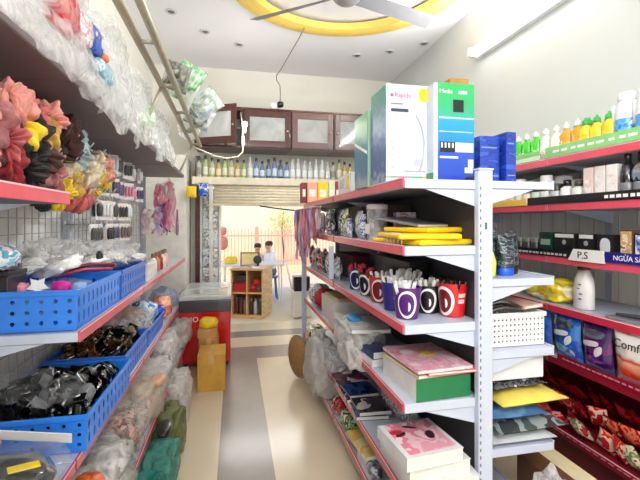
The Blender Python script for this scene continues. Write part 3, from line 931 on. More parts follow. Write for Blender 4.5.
# cartons on the floor before it
def carton(label, x0, x1, y0, y1, z0, z1, mat, tape=True, name='cardboard_box', rz=0.0):
    t_ = thing(name, label, 'box', ((x0 + x1) / 2, (y0 + y1) / 2, z0), rz)
    w, dd, h = (x1 - x0) / 2, (y1 - y0) / 2, z1 - z0
    B().box(-w, w, -dd, dd, 0, h - 0.003, 0.003).done('body', mat, t_)
    B().box(-w, -0.0015, -dd, dd, h - 0.003, h, 0.001).done('flap', mat, t_)
    B().box(0.0015, w, -dd, dd, h - 0.003, h, 0.001).done('flap', mat, t_)
    if tape:
        b_ = B(); b_.box(-0.02, 0.02, -dd - 0.0008, dd + 0.0008, h, h + 0.0008); b_.box(-0.02, 0.02, -dd - 0.0012, -dd, h * 0.75, h + 0.0008)
        b_.done('tape', M('parcel_tape', (214, 176, 116), 0.25), t_)
    return t_
carton('brown cardboard box on the floor in front of the red freezer', -0.285, -0.075, 3.22, 3.5, 0, 0.285, M('ochre_card', (206, 156, 62), 0.7, var=0.08))
carton('smaller brown carton standing behind the cardboard box against the freezer', -0.3, -0.14, 3.53, 3.72, 0, 0.33, KRAFT)
carton('flat brown carton on top of the smaller carton by the freezer', -0.31, -0.15, 3.54, 3.72, 0.331, 0.40, M('light_kraft', (200, 150, 96), 0.7))
tag(B().blob((0, 0, 0), (0.075, 0.05, 0.05), 8, 0.14, 2, 0.05, 3, flat=0.8).done('yellow_bag', M('yellow_film', (250, 208, 30), 0.3, var=0.1), smooth=True, loc=(-0.225, 3.61, 0.442)), 'crumpled yellow bag on the flat brown carton by the freezer', 'bag')
# ---------------------------------------------------------------- stock shelf along the left wall
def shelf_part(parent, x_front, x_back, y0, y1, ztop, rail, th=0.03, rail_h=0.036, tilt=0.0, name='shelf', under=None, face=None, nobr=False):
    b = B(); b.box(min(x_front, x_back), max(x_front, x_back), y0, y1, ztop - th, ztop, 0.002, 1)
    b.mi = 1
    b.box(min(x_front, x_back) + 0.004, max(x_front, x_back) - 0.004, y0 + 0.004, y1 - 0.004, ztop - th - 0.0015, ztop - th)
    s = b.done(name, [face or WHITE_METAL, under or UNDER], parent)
    if rail is None:
        return s
    sg = 1 if x_front > x_back else -1
    b = B()
    x = x_front + sg * 0.001
    b.box(min(x, x + sg * 0.007), max(x, x + sg * 0.007), y0 + 0.003, y1 - 0.003, ztop - 0.032, ztop + 0.006, 0.0015, 1)
    b.done('price_rail', rail, s)
    b = B()
    b.box(min(x + sg * 0.007, x + sg * 0.0085), max(x + sg * 0.007, x + sg * 0.0085), y0 + 0.003, y1 - 0.003, ztop + 0.001, ztop + 0.005)
    b.done('rail_lip', M('pale_rail_lip', (246, 206, 212), 0.3), s)
    for yy in (() if nobr else (y0 + 0.008, y1 - 0.008)):
        b = B(); b.prism([(x_back, ztop - th), (x_back + (x_front - x_back) * 0.75, ztop - th), (x_back, ztop - th - 0.07)], yy - 0.002, yy + 0.002, 'xz')
        b.done('bracket', WHITE_METAL, s)
    return s
LB, LX = -0.86, -0.5
lab = ['nearest wall shelf bay, scrunchies on its pink-railed tier', 'second wall shelf bay holding the nearest blue baskets', 'third wall shelf bay with loose packs and hanging cards', 'farthest wall shelf bay next to the red freezer']
ybs = [0.40, 1.40, 2.36, 3.30, 4.22]
for k in range(4):
    y0, y1 = ybs[k] + 0.004, ybs[k + 1] - 0.004
    t = thing('stock_shelf_bay', lab[k], 'shelf', (0, 0, 0), group='wall shelf bays on the left')
    for yy in ([y0 + 0.02, y1 - 0.02] if k == 3 else [y0 + 0.02]):
        b = B(); b.box(LB - 0.04, LB, yy - 0.02, yy + 0.02, 0, 2.0, 0.002, 1); b.done('upright', WHITE_METAL, t)
    b = B()
    n = 15
    for i in range(n):
        y = y0 + 0.05 + (y1 - y0 - 0.09) * i / (n - 1)
        b.box(LB + 0.002, LB + 0.005, y - 0.002, y + 0.002, 0.26, 1.98)
    for i in range(26):
        z = 0.28 + i * 0.066
        b.box(LB + 0.005, LB + 0.008, y0 + 0.04, y1 - 0.03, z - 0.0016, z + 0.0016)
    b.done('wire_grid', M('white_wire', (168, 168, 172), 0.4), t)
    b = B(); b.box(LB - 0.05, LB - 0.042, y0, y1, 0.05, 1.99); b.done('back_sheet', M('shelf_back_sheet', (246, 246, 242), 0.6), t)
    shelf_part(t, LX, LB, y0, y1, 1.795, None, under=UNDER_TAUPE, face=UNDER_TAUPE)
    if k == 0:
        shelf_part(t, LX, LB, y0, y1 - 0.04, 1.405, RAIL_PINK)
    else:
        shelf_part(t, LX, LB, y0 + 0.03 * (k == 1), y1, 0.96, RAIL_PINK)
    shelf_part(t, LX, LB, y0, y1, 0.56, RAIL_RED)
    shelf_part(t, -0.43, LB, y0, y1, 0.25, RAIL_PINK)
    b = B(); b.box(LB, -0.46, y0, y1, 0.0, 0.215); b.done('plinth', WHITE_METAL, t)

# ---------------------------------------------------------------- steel ladder rack over the stock shelf
t = thing('overhead_ladder', 'pale steel ladder laid along the top of the stock shelf', 'ladder')
m_st = M('beige_steel', (176, 168, 146), 0.35, metal=0.35, var=0.06)
for x in (-0.325, -0.40):
    B().tube([(x, 0.7, 2.10), (x, 2.4, 2.08), (x, 4.0, 2.05)], 0.0165, 12).done('rail', m_st, t, smooth=True)
for i in range(7):
    y = 0.75 + i * 0.53
    B().tube([(-0.40, y, 2.1 - (y - 0.7) * 0.015), (-0.325, y, 2.1 - (y - 0.7) * 0.015)], 0.010, 8).done('rung', m_st, t, smooth=True)
for y in (0.9, 2.36, 3.98):
    B().tube([(-0.40, y, 2.1 - (y - 0.7) * 0.015), (-0.51, y, 1.797)], 0.009, 8).done('leg', m_st, t, smooth=True)

# ---------------------------------------------------------------- big clear bags on the top tier
def bag(label, c, s, seed, mat=CLEAR, amp=0.2, flat=0.85, name='plastic_bag', group=None, sub=4, freq=2.2, fine=0.07, rz=0.0, knot=False):
    b = B(); b.blob((0, 0, 0), s, seed, amp, freq, fine, sub, flat)
    o = b.done(name, mat, smooth=True, loc=c, rot=(0, 0, rz))
    tag(o, label, 'bag', group)
    if knot:
        b = B(); b.sheet(lambda u, v: Vector(((0.008 + 0.035 * v * v) * math.cos(2 * PI * u) * (1 + 0.3 * math.sin(6 * PI * u) * v), (0.008 + 0.03 * v * v) * math.sin(2 * PI * u), s[2] * 0.9 + 0.07 * v)), 20, 5, True)
        b.done('gathered_neck', mat, o, smooth=True)
    return o
zt = 1.797
def drape(o, y0, y1, seed, xe=-0.440, low=1.742, top=2.03, mat=CLEAR):
    """the film of a bag hanging over the shelf edge"""
    b_ = B()
    off = Vector((seed * 3.3, seed * 1.7, 0))
    def fn(u, v):
        y = y0 + (y1 - y0) * u
        n1 = mnoise.noise(Vector((u * 4, v * 2.2, seed)) + off)
        n2 = mnoise.noise(Vector((u * 11, v * 6, seed * 2)) + off)
        n3 = mnoise.noise(Vector((u * 5, 0, seed * 3)) + off)
        zl = low + 0.05 * n3 + 0.02 * math.sin(u * 9 + seed)
        edge = math.sin(PI * min(1, max(0, u))) ** 0.35
        z = top + (zl - top) * v
        x = xe - 0.07 * (1 - v) ** 2 + 0.03 * n1 + 0.016 * n2 - 0.05 * (1 - edge)
        p = Vector((x, y + 0.012 * n2, z))
        return p - o.location
    b_.sheet(fn, 46, 22)
    b_.done('overhang', mat, o, smooth=True)
o = bag('big clear bag over the scrunchies holding something red', (-0.61, 1.22, zt + 0.165), (0.15, 0.3, 0.195), 1, CLEAR, 0.16)
drape(o, 0.86, 1.60, 1, low=1.735)
o = bag('clear bag sagging over the shelf edge with a blue packet inside', (-0.61, 1.80, zt + 0.165), (0.15, 0.28, 0.195), 2, CLEAR, 0.16)
drape(o, 1.46, 2.12, 2, low=1.725)
o = bag('milky bag with green packets, third along the top tier', (-0.62, 2.38, zt + 0.155), (0.15, 0.3, 0.182), 3, CLEAR, 0.16)
drape(o, 2.05, 2.75, 3)
o = bag('clear bag on the top tier before the display card row', (-0.62, 2.98, zt + 0.145), (0.14, 0.28, 0.17), 4, CLEAR, 0.16)
drape(o, 2.7, 3.3, 4, low=1.75)
o = bag('last clear bag on the top tier near the pier', (-0.65, 3.6, zt + 0.09), (0.12, 0.26, 0.105), 5, CLEAR, 0.16)
# contents
def soft(name, label, cat, c, s, seed, mat, amp=0.12, rot=(0, 0, 0), sub=3, flat=None):
    return tag(B().blob((0, 0, 0), s, seed, amp, 2.2, 0.05, sub, flat).done(name, mat, smooth=True, loc=c, rot=rot), label, cat)
soft('knitted_hat', 'red knitted hat inside the first big clear bag', 'hat', (-0.475, 1.24, zt + 0.12), (0.03, 0.09, 0.065), 12, M('red_knit', (212, 28, 36), 0.7, var=0.15, bump=0.3))
soft('cloth_bundle', 'white and pink bundle beside the red hat in the first bag', 'cloth', (-0.480, 1.40, zt + 0.13), (0.03, 0.06, 0.05), 13, MP('pink_white_cloth', [(244, 232, 234), (222, 150, 160), (250, 246, 246), (196, 190, 196)], 30))
soft('blue_packet', 'bright blue packet inside the clear bag at the shelf edge', 'packet', (-0.474, 1.50, zt + 0.145), (0.022, 0.075, 0.045), 14, MP('blue_ink', [(30, 76, 190), (60, 110, 214), (40, 70, 150), (226, 232, 246)], 20))
soft('pale_blue_packet', 'pale blue packet under the bright blue one in the clear bag', 'packet', (-0.472, 1.60, zt + 0.07), (0.022, 0.10, 0.035), 15, MP('pale_blue_ink', [(150, 196, 214), (180, 214, 226), (120, 176, 200), (226, 240, 244)], 20))
soft('orange_label', 'small orange label between the blue packets in the clear bag', 'label', (-0.455, 1.56, zt + 0.108), (0.012, 0.022, 0.012), 15, M('orange_ink', (238, 130, 96), 0.4))
soft('green_packet', 'light green packet in the milky bag on the top tier', 'packet', (-0.474, 2.43, zt + 0.12), (0.022, 0.085, 0.055), 16, MP('green_ink', [(150, 214, 120), (200, 236, 180), (110, 190, 90)], 20))
soft('green_packet', 'long pale green packet at the bottom of the milky bag', 'packet', (-0.474, 2.22, zt + 0.05), (0.022, 0.09, 0.03), 17, MP('pale_green_ink', [(200, 226, 190), (226, 240, 220), (160, 206, 150)], 20))
# packs lying on the overhead ladder
def wrapped(name, label, c, w, h, t_, mat, rot, seed):
    b_ = B(); b_.pouch(w, h, t_, seed, 12, 14, wr=0.7)
    return tag(b_.done(name, mat, smooth=True, loc=c, rot=rot), label, 'pack')
lp = lambda n_, cs, sc_=9: MP(n_, cs, sc_, 0.2, 0.6, (1.6, 1.6, 0.55), bump=0.2, sharp=False)
wrapped('green_pack', 'bright green and white pack high on the steel ladder', (-0.36, 2.72, 2.11), 0.17, 0.24, 0.07, lp('bright_green_pack', [(96, 196, 90), (226, 240, 226), (236, 244, 238), (80, 180, 86), (214, 232, 220)]), (0.35, 0.5, 0.1), 1)
wrapped('pale_pack', 'pale blue-white wrapped pack behind the green pack on the ladder', (-0.28, 2.92, 2.09), 0.17, 0.2, 0.08, lp('pale_pack', [(214, 226, 236), (180, 196, 210), (236, 240, 244), (150, 186, 160), (224, 230, 232)]), (0.2, 0.9, 0.2), 2)
wrapped('dark_pack', 'dark olive pack wedged on the steel ladder rails', (-0.36, 2.5, 2.10), 0.15, 0.16, 0.07, lp('dark_olive_pack', [(84, 86, 74), (150, 152, 140), (64, 66, 56), (196, 200, 190)]), (0.3, 0.3, 0.0), 3)
wrapped('grey_pack', 'grey printed pack under the pale pack by the ladder end', (-0.31, 3.3, 2.075), 0.2, 0.17, 0.08, lp('grey_print_pack', [(150, 160, 154), (206, 212, 212), (100, 112, 104), (228, 232, 232)]), (0.4, 0.4, 0.3), 4)
wrapped('green_leaf_pack', 'small pack of green leaves beyond the grey pack on the ladder', (-0.38, 3.52, 2.07), 0.15, 0.16, 0.06, lp('green_leaf_pack', [(130, 190, 130), (226, 236, 226), (90, 160, 96), (236, 240, 236)]), (0.3, 0.1, -0.1), 5)
bag('clear bag of green slips at the far end of the ladder', (-0.4, 3.72, 2.13), (0.08, 0.13, 0.068), 9, CLEAR)

# ---------------------------------------------------------------- scrunchies
def scrunchie_mesh(seed):
    b = B()
    rr = random.Random(seed)
    ph = rr.uniform(0, 6)
    def fn(u, v):
        a, p = 2 * PI * u, 2 * PI * v
        ca, sa = math.cos(a), math.sin(a)
        n1 = mnoise.noise(Vector((ca * 2.6 + seed * 5, sa * 2.6, math.cos(p) * 0.9)))
        n2 = mnoise.noise(Vector((ca * 6.5, sa * 6.5 + seed * 3, math.sin(p) * 1.1)))
        k = 1 + 0.42 * n1 * 1.5 + 0.34 * math.sin(7 * a + ph + 5 * n1 + 1.2 * math.sin(p)) * (0.7 + 0.3 * math.sin(p + ph)) + 0.3 * n2
        r = 0.0275 * max(0.45, k)
        R = 0.036 + 0.008 * n1
        return Vector(((R + r * math.cos(p)) * ca * (1 + 0.14 * math.sin(2 * a + ph)), (R + r * math.cos(p)) * sa, r * 1.3 * math.sin(p) + 0.016 * math.sin(2 * a + ph) + 0.01 * n2))
    def wrap(u, v):
        return fn(u % 1.0, v % 1.0)
    b.sheet(wrap, 84, 12, closed_u=True)
    bmesh.ops.remove_doubles(b.bm, verts=b.bm.verts[:], dist=1e-6)
    return b.mesh('scrunchie', WHITE, True)
SM = [scrunchie_mesh(i) for i in range(6)]
SCR = {'salmon pink': (226, 150, 138), 'dusty rose': (206, 104, 108), 'coral pink': (232, 96, 104), 'dark brown': (74, 44, 40), 'yellow': (238, 204, 40), 'mustard': (206, 168, 80),
       'bottle green': (28, 40, 38), 'pale blue': (168, 188, 194), 'cream': (222, 206, 178), 'mauve': (170, 110, 112), 'black': (30, 24, 26), 'crimson': (150, 40, 50)}
for kx, c in SCR.items():
    M('cloth_' + kx.replace(' ', '_'), c, 0.75, var=0.18, scale=40, bump=0.15)
def scrunchie(col, x, y, z, where, i, s=1.0):
    me = SM[i % 6]
    o = bpy.data.objects.new('scrunchie', me)
    COL.objects.link(o)
    o.material_slots[0].link = 'OBJECT'
    o.material_slots[0].material = MATS['cloth_' + col.replace(' ', '_')]
    o.location = (x, y, z)
    rr = random.Random(i * 13 + 5)
    o.rotation_euler = (PI / 2 + rr.uniform(-0.9, 0.9), rr.uniform(-0.7, 0.7), rr.uniform(-0.2, 1.7))
    o.scale = (s, s, s)
    tag(o, '%s ruffled scrunchie %s' % (col, where), 'scrunchie', col + ' scrunchies ' + where)
    return o
# heap on the near tier: layers (z), columns along the aisle (y), two deep
heap = {0: ['dusty rose', 'coral pink', 'salmon pink', 'dark brown', 'crimson', 'black', 'bottle green', 'mauve'],
        1: ['coral pink', 'dusty rose', 'coral pink', 'crimson', 'dusty rose', 'bottle green', 'black', 'dark brown'],
        2: ['mauve', 'dark brown', 'coral pink', 'mauve', 'dark brown', 'yellow', 'black', 'mustard'],
        3: ['salmon pink', 'dusty rose', 'salmon pink', 'dark brown', 'salmon pink', 'salmon pink', 'dusty rose', 'salmon pink']}
wz = ['at the bottom of the heap on the pink-railed tier', 'low in the heap on the pink-railed tier', 'high in the heap on the pink-railed tier', 'on top of the heap on the pink-railed tier']
i = 0
for lz, row in heap.items():
    for j, c in enumerate(row):
        for dx in range(2):
            y = 0.80 + j * 0.075 + 0.012 * math.sin(i * 3.3) + 0.02 * dx
            x = -0.565 - dx * 0.10 + 0.015 * math.sin(i * 1.9)
            z = 1.458 + lz * (0.031 + 0.026 * (y - 0.8) / 0.55) + 0.01 * math.sin(i * 2.7)
            if y > 1.34:
                continue
            scrunchie(c, x, y, z, wz[lz], i, 0.92)
            i += 1
# hung from the grid beyond the tier
hung = [('bottle green', 1.46, 1.46), ('black', 1.47, 1.54), ('yellow', 1.47, 1.61), ('salmon pink', 1.45, 1.70), ('bottle green', 1.56, 1.43), ('yellow', 1.60, 1.50), ('yellow', 1.62, 1.42), ('black', 1.58, 1.60), ('black', 1.57, 1.69),
        ('dark brown', 1.66, 1.66), ('cream', 1.70, 1.56), ('dusty rose', 1.78, 1.42), ('mustard', 1.72, 1.48), ('dusty rose', 1.90, 1.42), ('dusty rose', 1.84, 1.47), ('pale blue', 1.76, 1.62), ('pale blue', 1.82, 1.70), ('pale blue', 1.88, 1.60),
        ('cream', 1.86, 1.53), ('cream', 1.96, 1.50), ('mauve', 1.96, 1.42), ('cream', 1.98, 1.62), ('mustard', 2.06, 1.58), ('yellow', 2.10, 1.52), ('salmon pink', 2.12, 1.62), ('yellow', 2.18, 1.57), ('mustard', 2.2, 1.66), ('dark brown', 1.68, 1.74), ('salmon pink', 1.56, 1.75), ('salmon pink', 1.66, 1.79 - 0.02)]
for q, (c, y, z) in enumerate(hung):
    scrunchie(c, -0.63 - 0.05 * ((q * 7) % 3) / 2, y, 1.42 + (z - 1.42) * 0.78, 'hung on the grid past the pink-railed tier', 60 + q, 0.88)
HB = thing('grid_hook', 'x', 'hook')
B().tube([(0, 0, 0), (0.26, 0, 0.0), (0.275, 0, 0.02)], 0.003, 6).done('prong', CHROME, HB, smooth=True)
B().box(-0.002, 0.003, -0.012, 0.012, -0.02, 0.02, 0.001).done('clip', CHROME, HB)
hw = ['lowest', 'middle', 'highest']
for a, y in enumerate((1.5, 1.66, 1.82, 1.98, 2.14)):
    for c_, z in enumerate((1.465, 1.55, 1.63)):
        dup(HB, 'chrome hook behind the hung scrunchies, %s of the %s upright line from the pink-railed tier' % (hw[c_], ORD[a]), (LB + 0.009, y + 0.01, z), 0, 'chrome hooks on the wire grid')

# ---------------------------------------------------------------- hanging display cards and ribbons
PC = thing('hanging_card', 'x', 'card')
B().box(0, 0.003, -0.035, 0.035, -0.11, 0.0, 0.001).done('card', WHITE, PC)
b = B()
for r_ in range(3):
    b.blob((0.012, -0.021 + 0.021 * r_, -0.055), (0.010, 0.009, 0.036), r_, 0.1, 2, 0.02, 2)
b.done('hair_slides', BLACK, PC, smooth=True)
B().blob((0.012, 0, -0.06), (0.016, 0.034, 0.05), 2, 0.06, 2, 0.02, 3).done('clear_blister', MF('blister_film', (250, 252, 253), 0.03, 0.2, 0.1, 8, 0.1), PC, smooth=True)
rowz = [1.72, 1.58, 1.44, 1.31]
cardcols = [('black', (20, 20, 24)), ('brown', (70, 42, 38)), ('charcoal', (52, 52, 58)), ('purple', (70, 50, 110)), ('white', (232, 232, 236)), ('rose', (220, 120, 146))]
ci = 0
for ri, z in enumerate(rowz):
    for j in range(10):
        y = 2.27 + j * 0.105
        if ri < 1 and j < 2:
            continue
        nm, c = cardcols[(ri * 5 + j * 3 + (j * j) % 4) % 6]
        if ri >= 2 and j > 7:
            continue
        if ri >= 1 and j < 4 and (ri + j) % 4:
            nm, c = cardcols[0]
        dup(PC, 'white card of %s hair slides, %s row from the top, %s from the scrunchies' % (nm, ORD[ri], ORD[j]), (-0.72 + 0.02 * math.sin(j * 2.2 + ri), y, z), 0.9 + 0.5 * math.sin(j * 1.7 + ri) - 1.2, 'cards of hair slides on the wire grid',
            {'hair_slides': M('slides_' + nm, c, 0.3), 'card': M('card_' + str(j % 3), [(236, 236, 236), (222, 226, 232), (240, 232, 226)][j % 3], 0.5)})
        dup(HB, 'chrome hook of the %s row holding the %s card from the scrunchies' % (ORD[ri], ORD[j]), (LB + 0.009, y, z - 0.004), 0, 'chrome hooks on the wire grid', scale=(0.45, 1, 1))
# ribbons
def ribbon(label, x, y, ztop, L, col, w=0.03, seed=0, loops=True, sway=1.0):
    t_ = thing('hair_ribbon', label, 'ribbon', (x, y, ztop))
    mt = M('ribbon_' + col[0], col[1], 0.55, var=0.1)
    for k_ in range(3):
        b_ = B()
        def fn(u, v):
            a_ = k_ * 2.1 + seed
            sw = sway * (0.02 * math.sin(v * 7 + a_) + 0.03 * (v ** 1.2) * math.cos(a_))
            tw = a_ + v * 1.6
            return Vector((sw + (u - 0.5) * w * math.cos(tw), 0.03 * v * math.sin(a_) + (u - 0.5) * w * math.sin(tw), -v * L * (1 - 0.12 * k_)))
        b_.sheet(fn, 2, 18)
        bmesh.ops.solidify(b_.bm, geom=b_.bm.faces[:], thickness=0.002)
        b_.done('strand', mt, t_, smooth=True)
    if loops:
        for s_ in (-1, 1):
            b_ = B()
            b_.sheet(lambda u, v: Vector((0.008 * math.sin(2 * PI * v) + (u - 0.5) * w, s_ * 0.03 * (1 - math.cos(2 * PI * v)), 0.02 * math.sin(2 * PI * v))), 2, 16)
            bmesh.ops.solidify(b_.bm, geom=b_.bm.faces[:], thickness=0.002)
            b_.done('bow_loop', mt, t_, smooth=True)
    return t_
pk = [('pink', (255, 198, 212)), ('warm_pink', (252, 166, 188)), ('pale_pink', (255, 226, 232)), ('lilac', (230, 206, 236)), ('purple', (166, 130, 196)), ('rose', (244, 130, 160))]
rib = [(-0.62, 3.49, 1.58, 0.3, 1), (-0.63, 3.58, 1.62, 0.34, 0), (-0.60, 3.38, 1.42, 0.22, 3), (-0.6, 3.67, 1.64, 0.42, 2), (-0.58, 3.78, 1.66, 0.44, 0), (-0.6, 3.54, 1.45, 0.24, 4), (-0.58, 3.89, 1.66, 0.44, 2), (-0.6, 3.69, 1.45, 0.22, 5), (-0.57, 3.62, 1.5, 0.25, 1), (-0.66, 3.27, 1.4, 0.2, 2), (-0.58, 3.96, 1.62, 0.42, 0)]
for q, (x, y, z, L, ci_) in enumerate(rib):
    ribbon('%s bow ribbon hanging past the hair slide cards, %s from the scrunchies' % (pk[ci_][0].replace('_', ' '), ORD[q]), x, y, z, L, pk[ci_], seed=q)
t = thing('hair_brush', 'mauve oval hairbrush hanging below the pink ribbons', 'brush', (-0.545, 4.06, 1.36))
B().blob((0, 0, -0.1), (0.014, 0.04, 0.07), 1, 0, 1, 0, 3).done('head', M('mauve_plastic', (140, 110, 126), 0.4), t, smooth=True)
B().tube([(0, 0, -0.04), (0, 0, 0.08)], [0.012, 0.008], 10).done('handle', M('mauve_plastic', (140, 110, 126), 0.4), t, smooth=True)
# pearl strings on the pier side
t = thing('bead_string_card', 'white card strung with black beads beside the ribbons', 'card', (-0.62, 4.1, 1.74))
B().box(-0.004, 0.0, -0.1, 0.1, -0.55, 0.0, 0.001).done('card', WHITE, t)
for a in range(5):
    for c_ in range(3):
        B().blob((0.006, -0.06 + c_ * 0.06, -0.06 - a * 0.1), (0.006, 0.008, 0.008), 1, 0, 1, 0, 1).done('bead', BLACK, t, smooth=True)

# ---------------------------------------------------------------- perforated baskets
def basket(label, x0, x1, y0, y1, z0, h, mat, group='blue perforated baskets', nx=8, ny=11, nz=3, hole=0.42, slot_side=True, name='plastic_basket'):
    w, L = x1 - x0, y1 - y0
    t_ = thing(name, label, 'basket', ((x0 + x1) / 2, (y0 + y1) / 2, z0), group=group)
    b_ = B()
    hh = h - 0.03
    b_.perforated(RT(-w / 2, -L / 2, 0.012), w, hh, nx, nz, hole)
    b_.perforated(RT(-w / 2, L / 2 - 0.003, 0.012), w, hh, nx, nz, hole)
    b_.perforated(RT(w / 2, -L / 2, 0.012, 0, 0, PI / 2), L, hh, ny, 2 if slot_side else nz, 0.4, slot=slot_side)
    b_.perforated(RT(-w / 2 + 0.003, -L / 2, 0.012, 0, 0, PI / 2), L, hh, ny, 2 if slot_side else nz, 0.4, slot=slot_side)
    b_.done('perforated_sides', mat, t_)
    b_ = B(); b_.box(-w / 2, w / 2, -L / 2, L / 2, 0.002, 0.012, 0.001, 1); b_.done('bottom', mat, t_)
    b_ = B()
    r_ = 0.007
    for (a0, a1, c0, c1) in ((-w / 2 - r_, w / 2 + r_, -L / 2 - r_, -L / 2 + 0.004), (-w / 2 - r_, w / 2 + r_, L / 2 - 0.004, L / 2 + r_), (-w / 2 - r_, -w / 2 + 0.004, -L / 2, L / 2), (w / 2 - 0.004, w / 2 + r_, -L / 2, L / 2)):
        b_.box(a0, a1, c0, c1, h - 0.018, h, 0.002, 1)
    b_.done('rim', mat, t_)
    return t_
BLUE = M('blue_basket_plastic', (52, 120, 224), 0.35, var=0.05, coat=0.2)
BLUE2 = M('bright_blue_basket_plastic', (48, 136, 244), 0.32, var=0.05, coat=0.2)
WHB = M('white_basket_plastic', (236, 236, 234), 0.4, var=0.03)
basket('blue basket with star toys and pink hair pieces, nearest on the middle tier', LB + 0.015, LX - 0.012, 1.46, 1.96, 0.961, 0.135, BLUE2)
basket('blue basket of clear packs, second on the middle tier', LB + 0.015, LX - 0.012, 2.0, 2.5, 0.961, 0.135, BLUE)
basket('small white basket at the end of the middle tier blue baskets', -0.72, LX - 0.012, 2.54, 2.76, 0.961, 0.11, WHB, 'white perforated baskets', 6, 6, 3)
basket('blue basket of black hair claws, nearest on the lower tier', LB + 0.015, LX + 0.022, 1.45, 2.0, 0.561, 0.125, BLUE2)
basket('blue basket of brown and black claws, second on the lower tier', LB + 0.015, LX - 0.012, 2.05, 2.55, 0.561, 0.125, BLUE)
basket('blue basket of pale wrapped packs, farthest on the lower tier', LB + 0.015, LX - 0.012, 2.58, 3.08, 0.561, 0.11, BLUE)

# hair claws
CL = thing('hair_claw', 'x', 'hair claw')
b = B()
for s in (-1, 1):
    def fn(u, v):
        a = (v - 0.1) * 1.9
        return Vector(((u - 0.5) * 0.07 * (1 - 0.3 * v), s * 0.026 * math.sin(a), 0.03 * math.cos(a)))
    b.sheet(fn, 6, 5)
bmesh.ops.solidify(b.bm, geom=b.bm.faces[:], thickness=0.003)
for s in (-1, 1):
    for k in range(5):
        x = -0.024 + k * 0.012
        b.tube([(x, s * 0.026, 0.0), (x, s * 0.022, -0.018), (x, s * 0.006, -0.03)], [0.0032, 0.0028, 0.0012], 5)
b.done('jaws', BLACK, CL, smooth=True, auto=50)
B().tube([(-0.014, 0, 0.026), (0.014, 0, 0.026)], 0.006, 8).done('hinge', CHROME, CL, smooth=True)
MCL = {'black': M('claw_black', (20, 19, 21), 0.12, var=0.2, coat=0.8), 'tortoiseshell': MP('claw_tortoise', [(60, 34, 22), (134, 86, 40), (38, 24, 20), (180, 128, 66)], 60, 0.15, 0.8),
       'cream': M('claw_cream', (222, 206, 168), 0.25), 'clear grey': MF('claw_clear', (220, 222, 226), 0.4, 0.8, 0.1)}
def fill(names, x0, x1, y0, y1, z0, nlay, per, where, seed, sc=1.0):
    rr = random.Random(seed)
    for l in range(nlay):
        nx = max(1, int(round((x1 - x0) / per))); ny = max(1, int(round((y1 - y0) / per)))
        for a in range(nx):
            for c_ in range(ny):
                nm = rr.choice(names)
                x = x0 + (a + 0.5) * (x1 - x0) / nx + rr.uniform(-0.012, 0.012)
                y = y0 + (c_ + 0.5) * (y1 - y0) / ny + rr.uniform(-0.012, 0.012)
                hump = 0.035 * (1 - ((2 * (y - y0) / (y1 - y0) - 1) ** 2)) * (1 if l else 0)
                dup(CL, '%s hair claw heaped %s' % (nm, where), (x, y, z0 + 0.035 + l * 0.042 + hump), (rr.uniform(-1, 1), rr.uniform(-1, 1), rr.uniform(0, 6.2)), '%s hair claws %s' % (nm, where), {'jaws': MCL[nm]}, sc)
fill(['black', 'black', 'black', 'black', 'black', 'black', 'black', 'clear grey'], -0.83, -0.51, 1.48, 1.97, 0.573, 2, 0.062, 'in the nearest lower blue basket', 3)
fill(['black', 'black', 'tortoiseshell'], -0.83, -0.54, 2.08, 2.52, 0.573, 2, 0.07, 'in the second lower blue basket', 5)
fill(['tortoiseshell', 'tortoiseshell', 'cream', 'black'], -0.83, -0.55, 2.18, 2.52, 0.66, 1, 0.066, 'on the second lower basket', 6)
bag('clear bag of black claws on the nearest lower basket', (-0.76, 1.66, 0.725), (0.07, 0.10, 0.04), 41, MF('blister_film', (250, 252, 253), 0.03, 0.2, 0.1, 8, 0.1), 0.2)
bag('wrapped silvery claws at the aisle side of the nearest lower basket', (-0.60, 1.62, 0.712), (0.055, 0.08, 0.035), 42, MF('blister_film', (250, 252, 253), 0.03, 0.2, 0.1, 8, 0.1), 0.25)
# zip bag on the near end of the lower tier
t = thing('zip_bag', 'clear zip bag of dark combs on the lower tier, closest of all', 'bag', (-0.655, 1.20, 0.562))
b = B()
b.blob((0, 0, 0.06), (0.19, 0.19, 0.062), 51, 0.08, 2, 0.05, 4, 0.92); b.done('film', MF('blister_film', (250, 252, 253), 0.03, 0.2, 0.1, 8, 0.1), t, smooth=True)
b = B(); b.box(-0.2, 0.165, 0.0, 0.004, 0.0, 0.032, 0.001, mtx=RT(0, 0.175, 0.098, 0.25, 0.12, -0.08)); b.done('white_zip_band', WHITE, t)
B().box(-0.035, 0.035, -0.016, 0.016, 0.0, 0.004, 0.001, mtx=RT(0.112, -0.01, 0.112, 0.0, 0.12, 0.55)).done('yellow_tag', M('yellow_tag', (250, 214, 20), 0.4), t)
soft('dark_comb_bundle', 'dark comb bundle inside the closest zip bag', 'comb', (-0.655, 1.18, 0.617), (0.165, 0.165, 0.052), 52, MP('dark_bundle', [(26, 26, 30), (44, 44, 50), (20, 20, 22), (80, 80, 86)], 14, 0.2, 0.6), flat=0.98)
soft('pink_comb_pack', 'pinkish pack by the white band in the closest zip bag', 'comb', (-0.72, 1.34, 0.665), (0.045, 0.02, 0.02), 53, M('pink_pack', (206, 150, 150), 0.5))

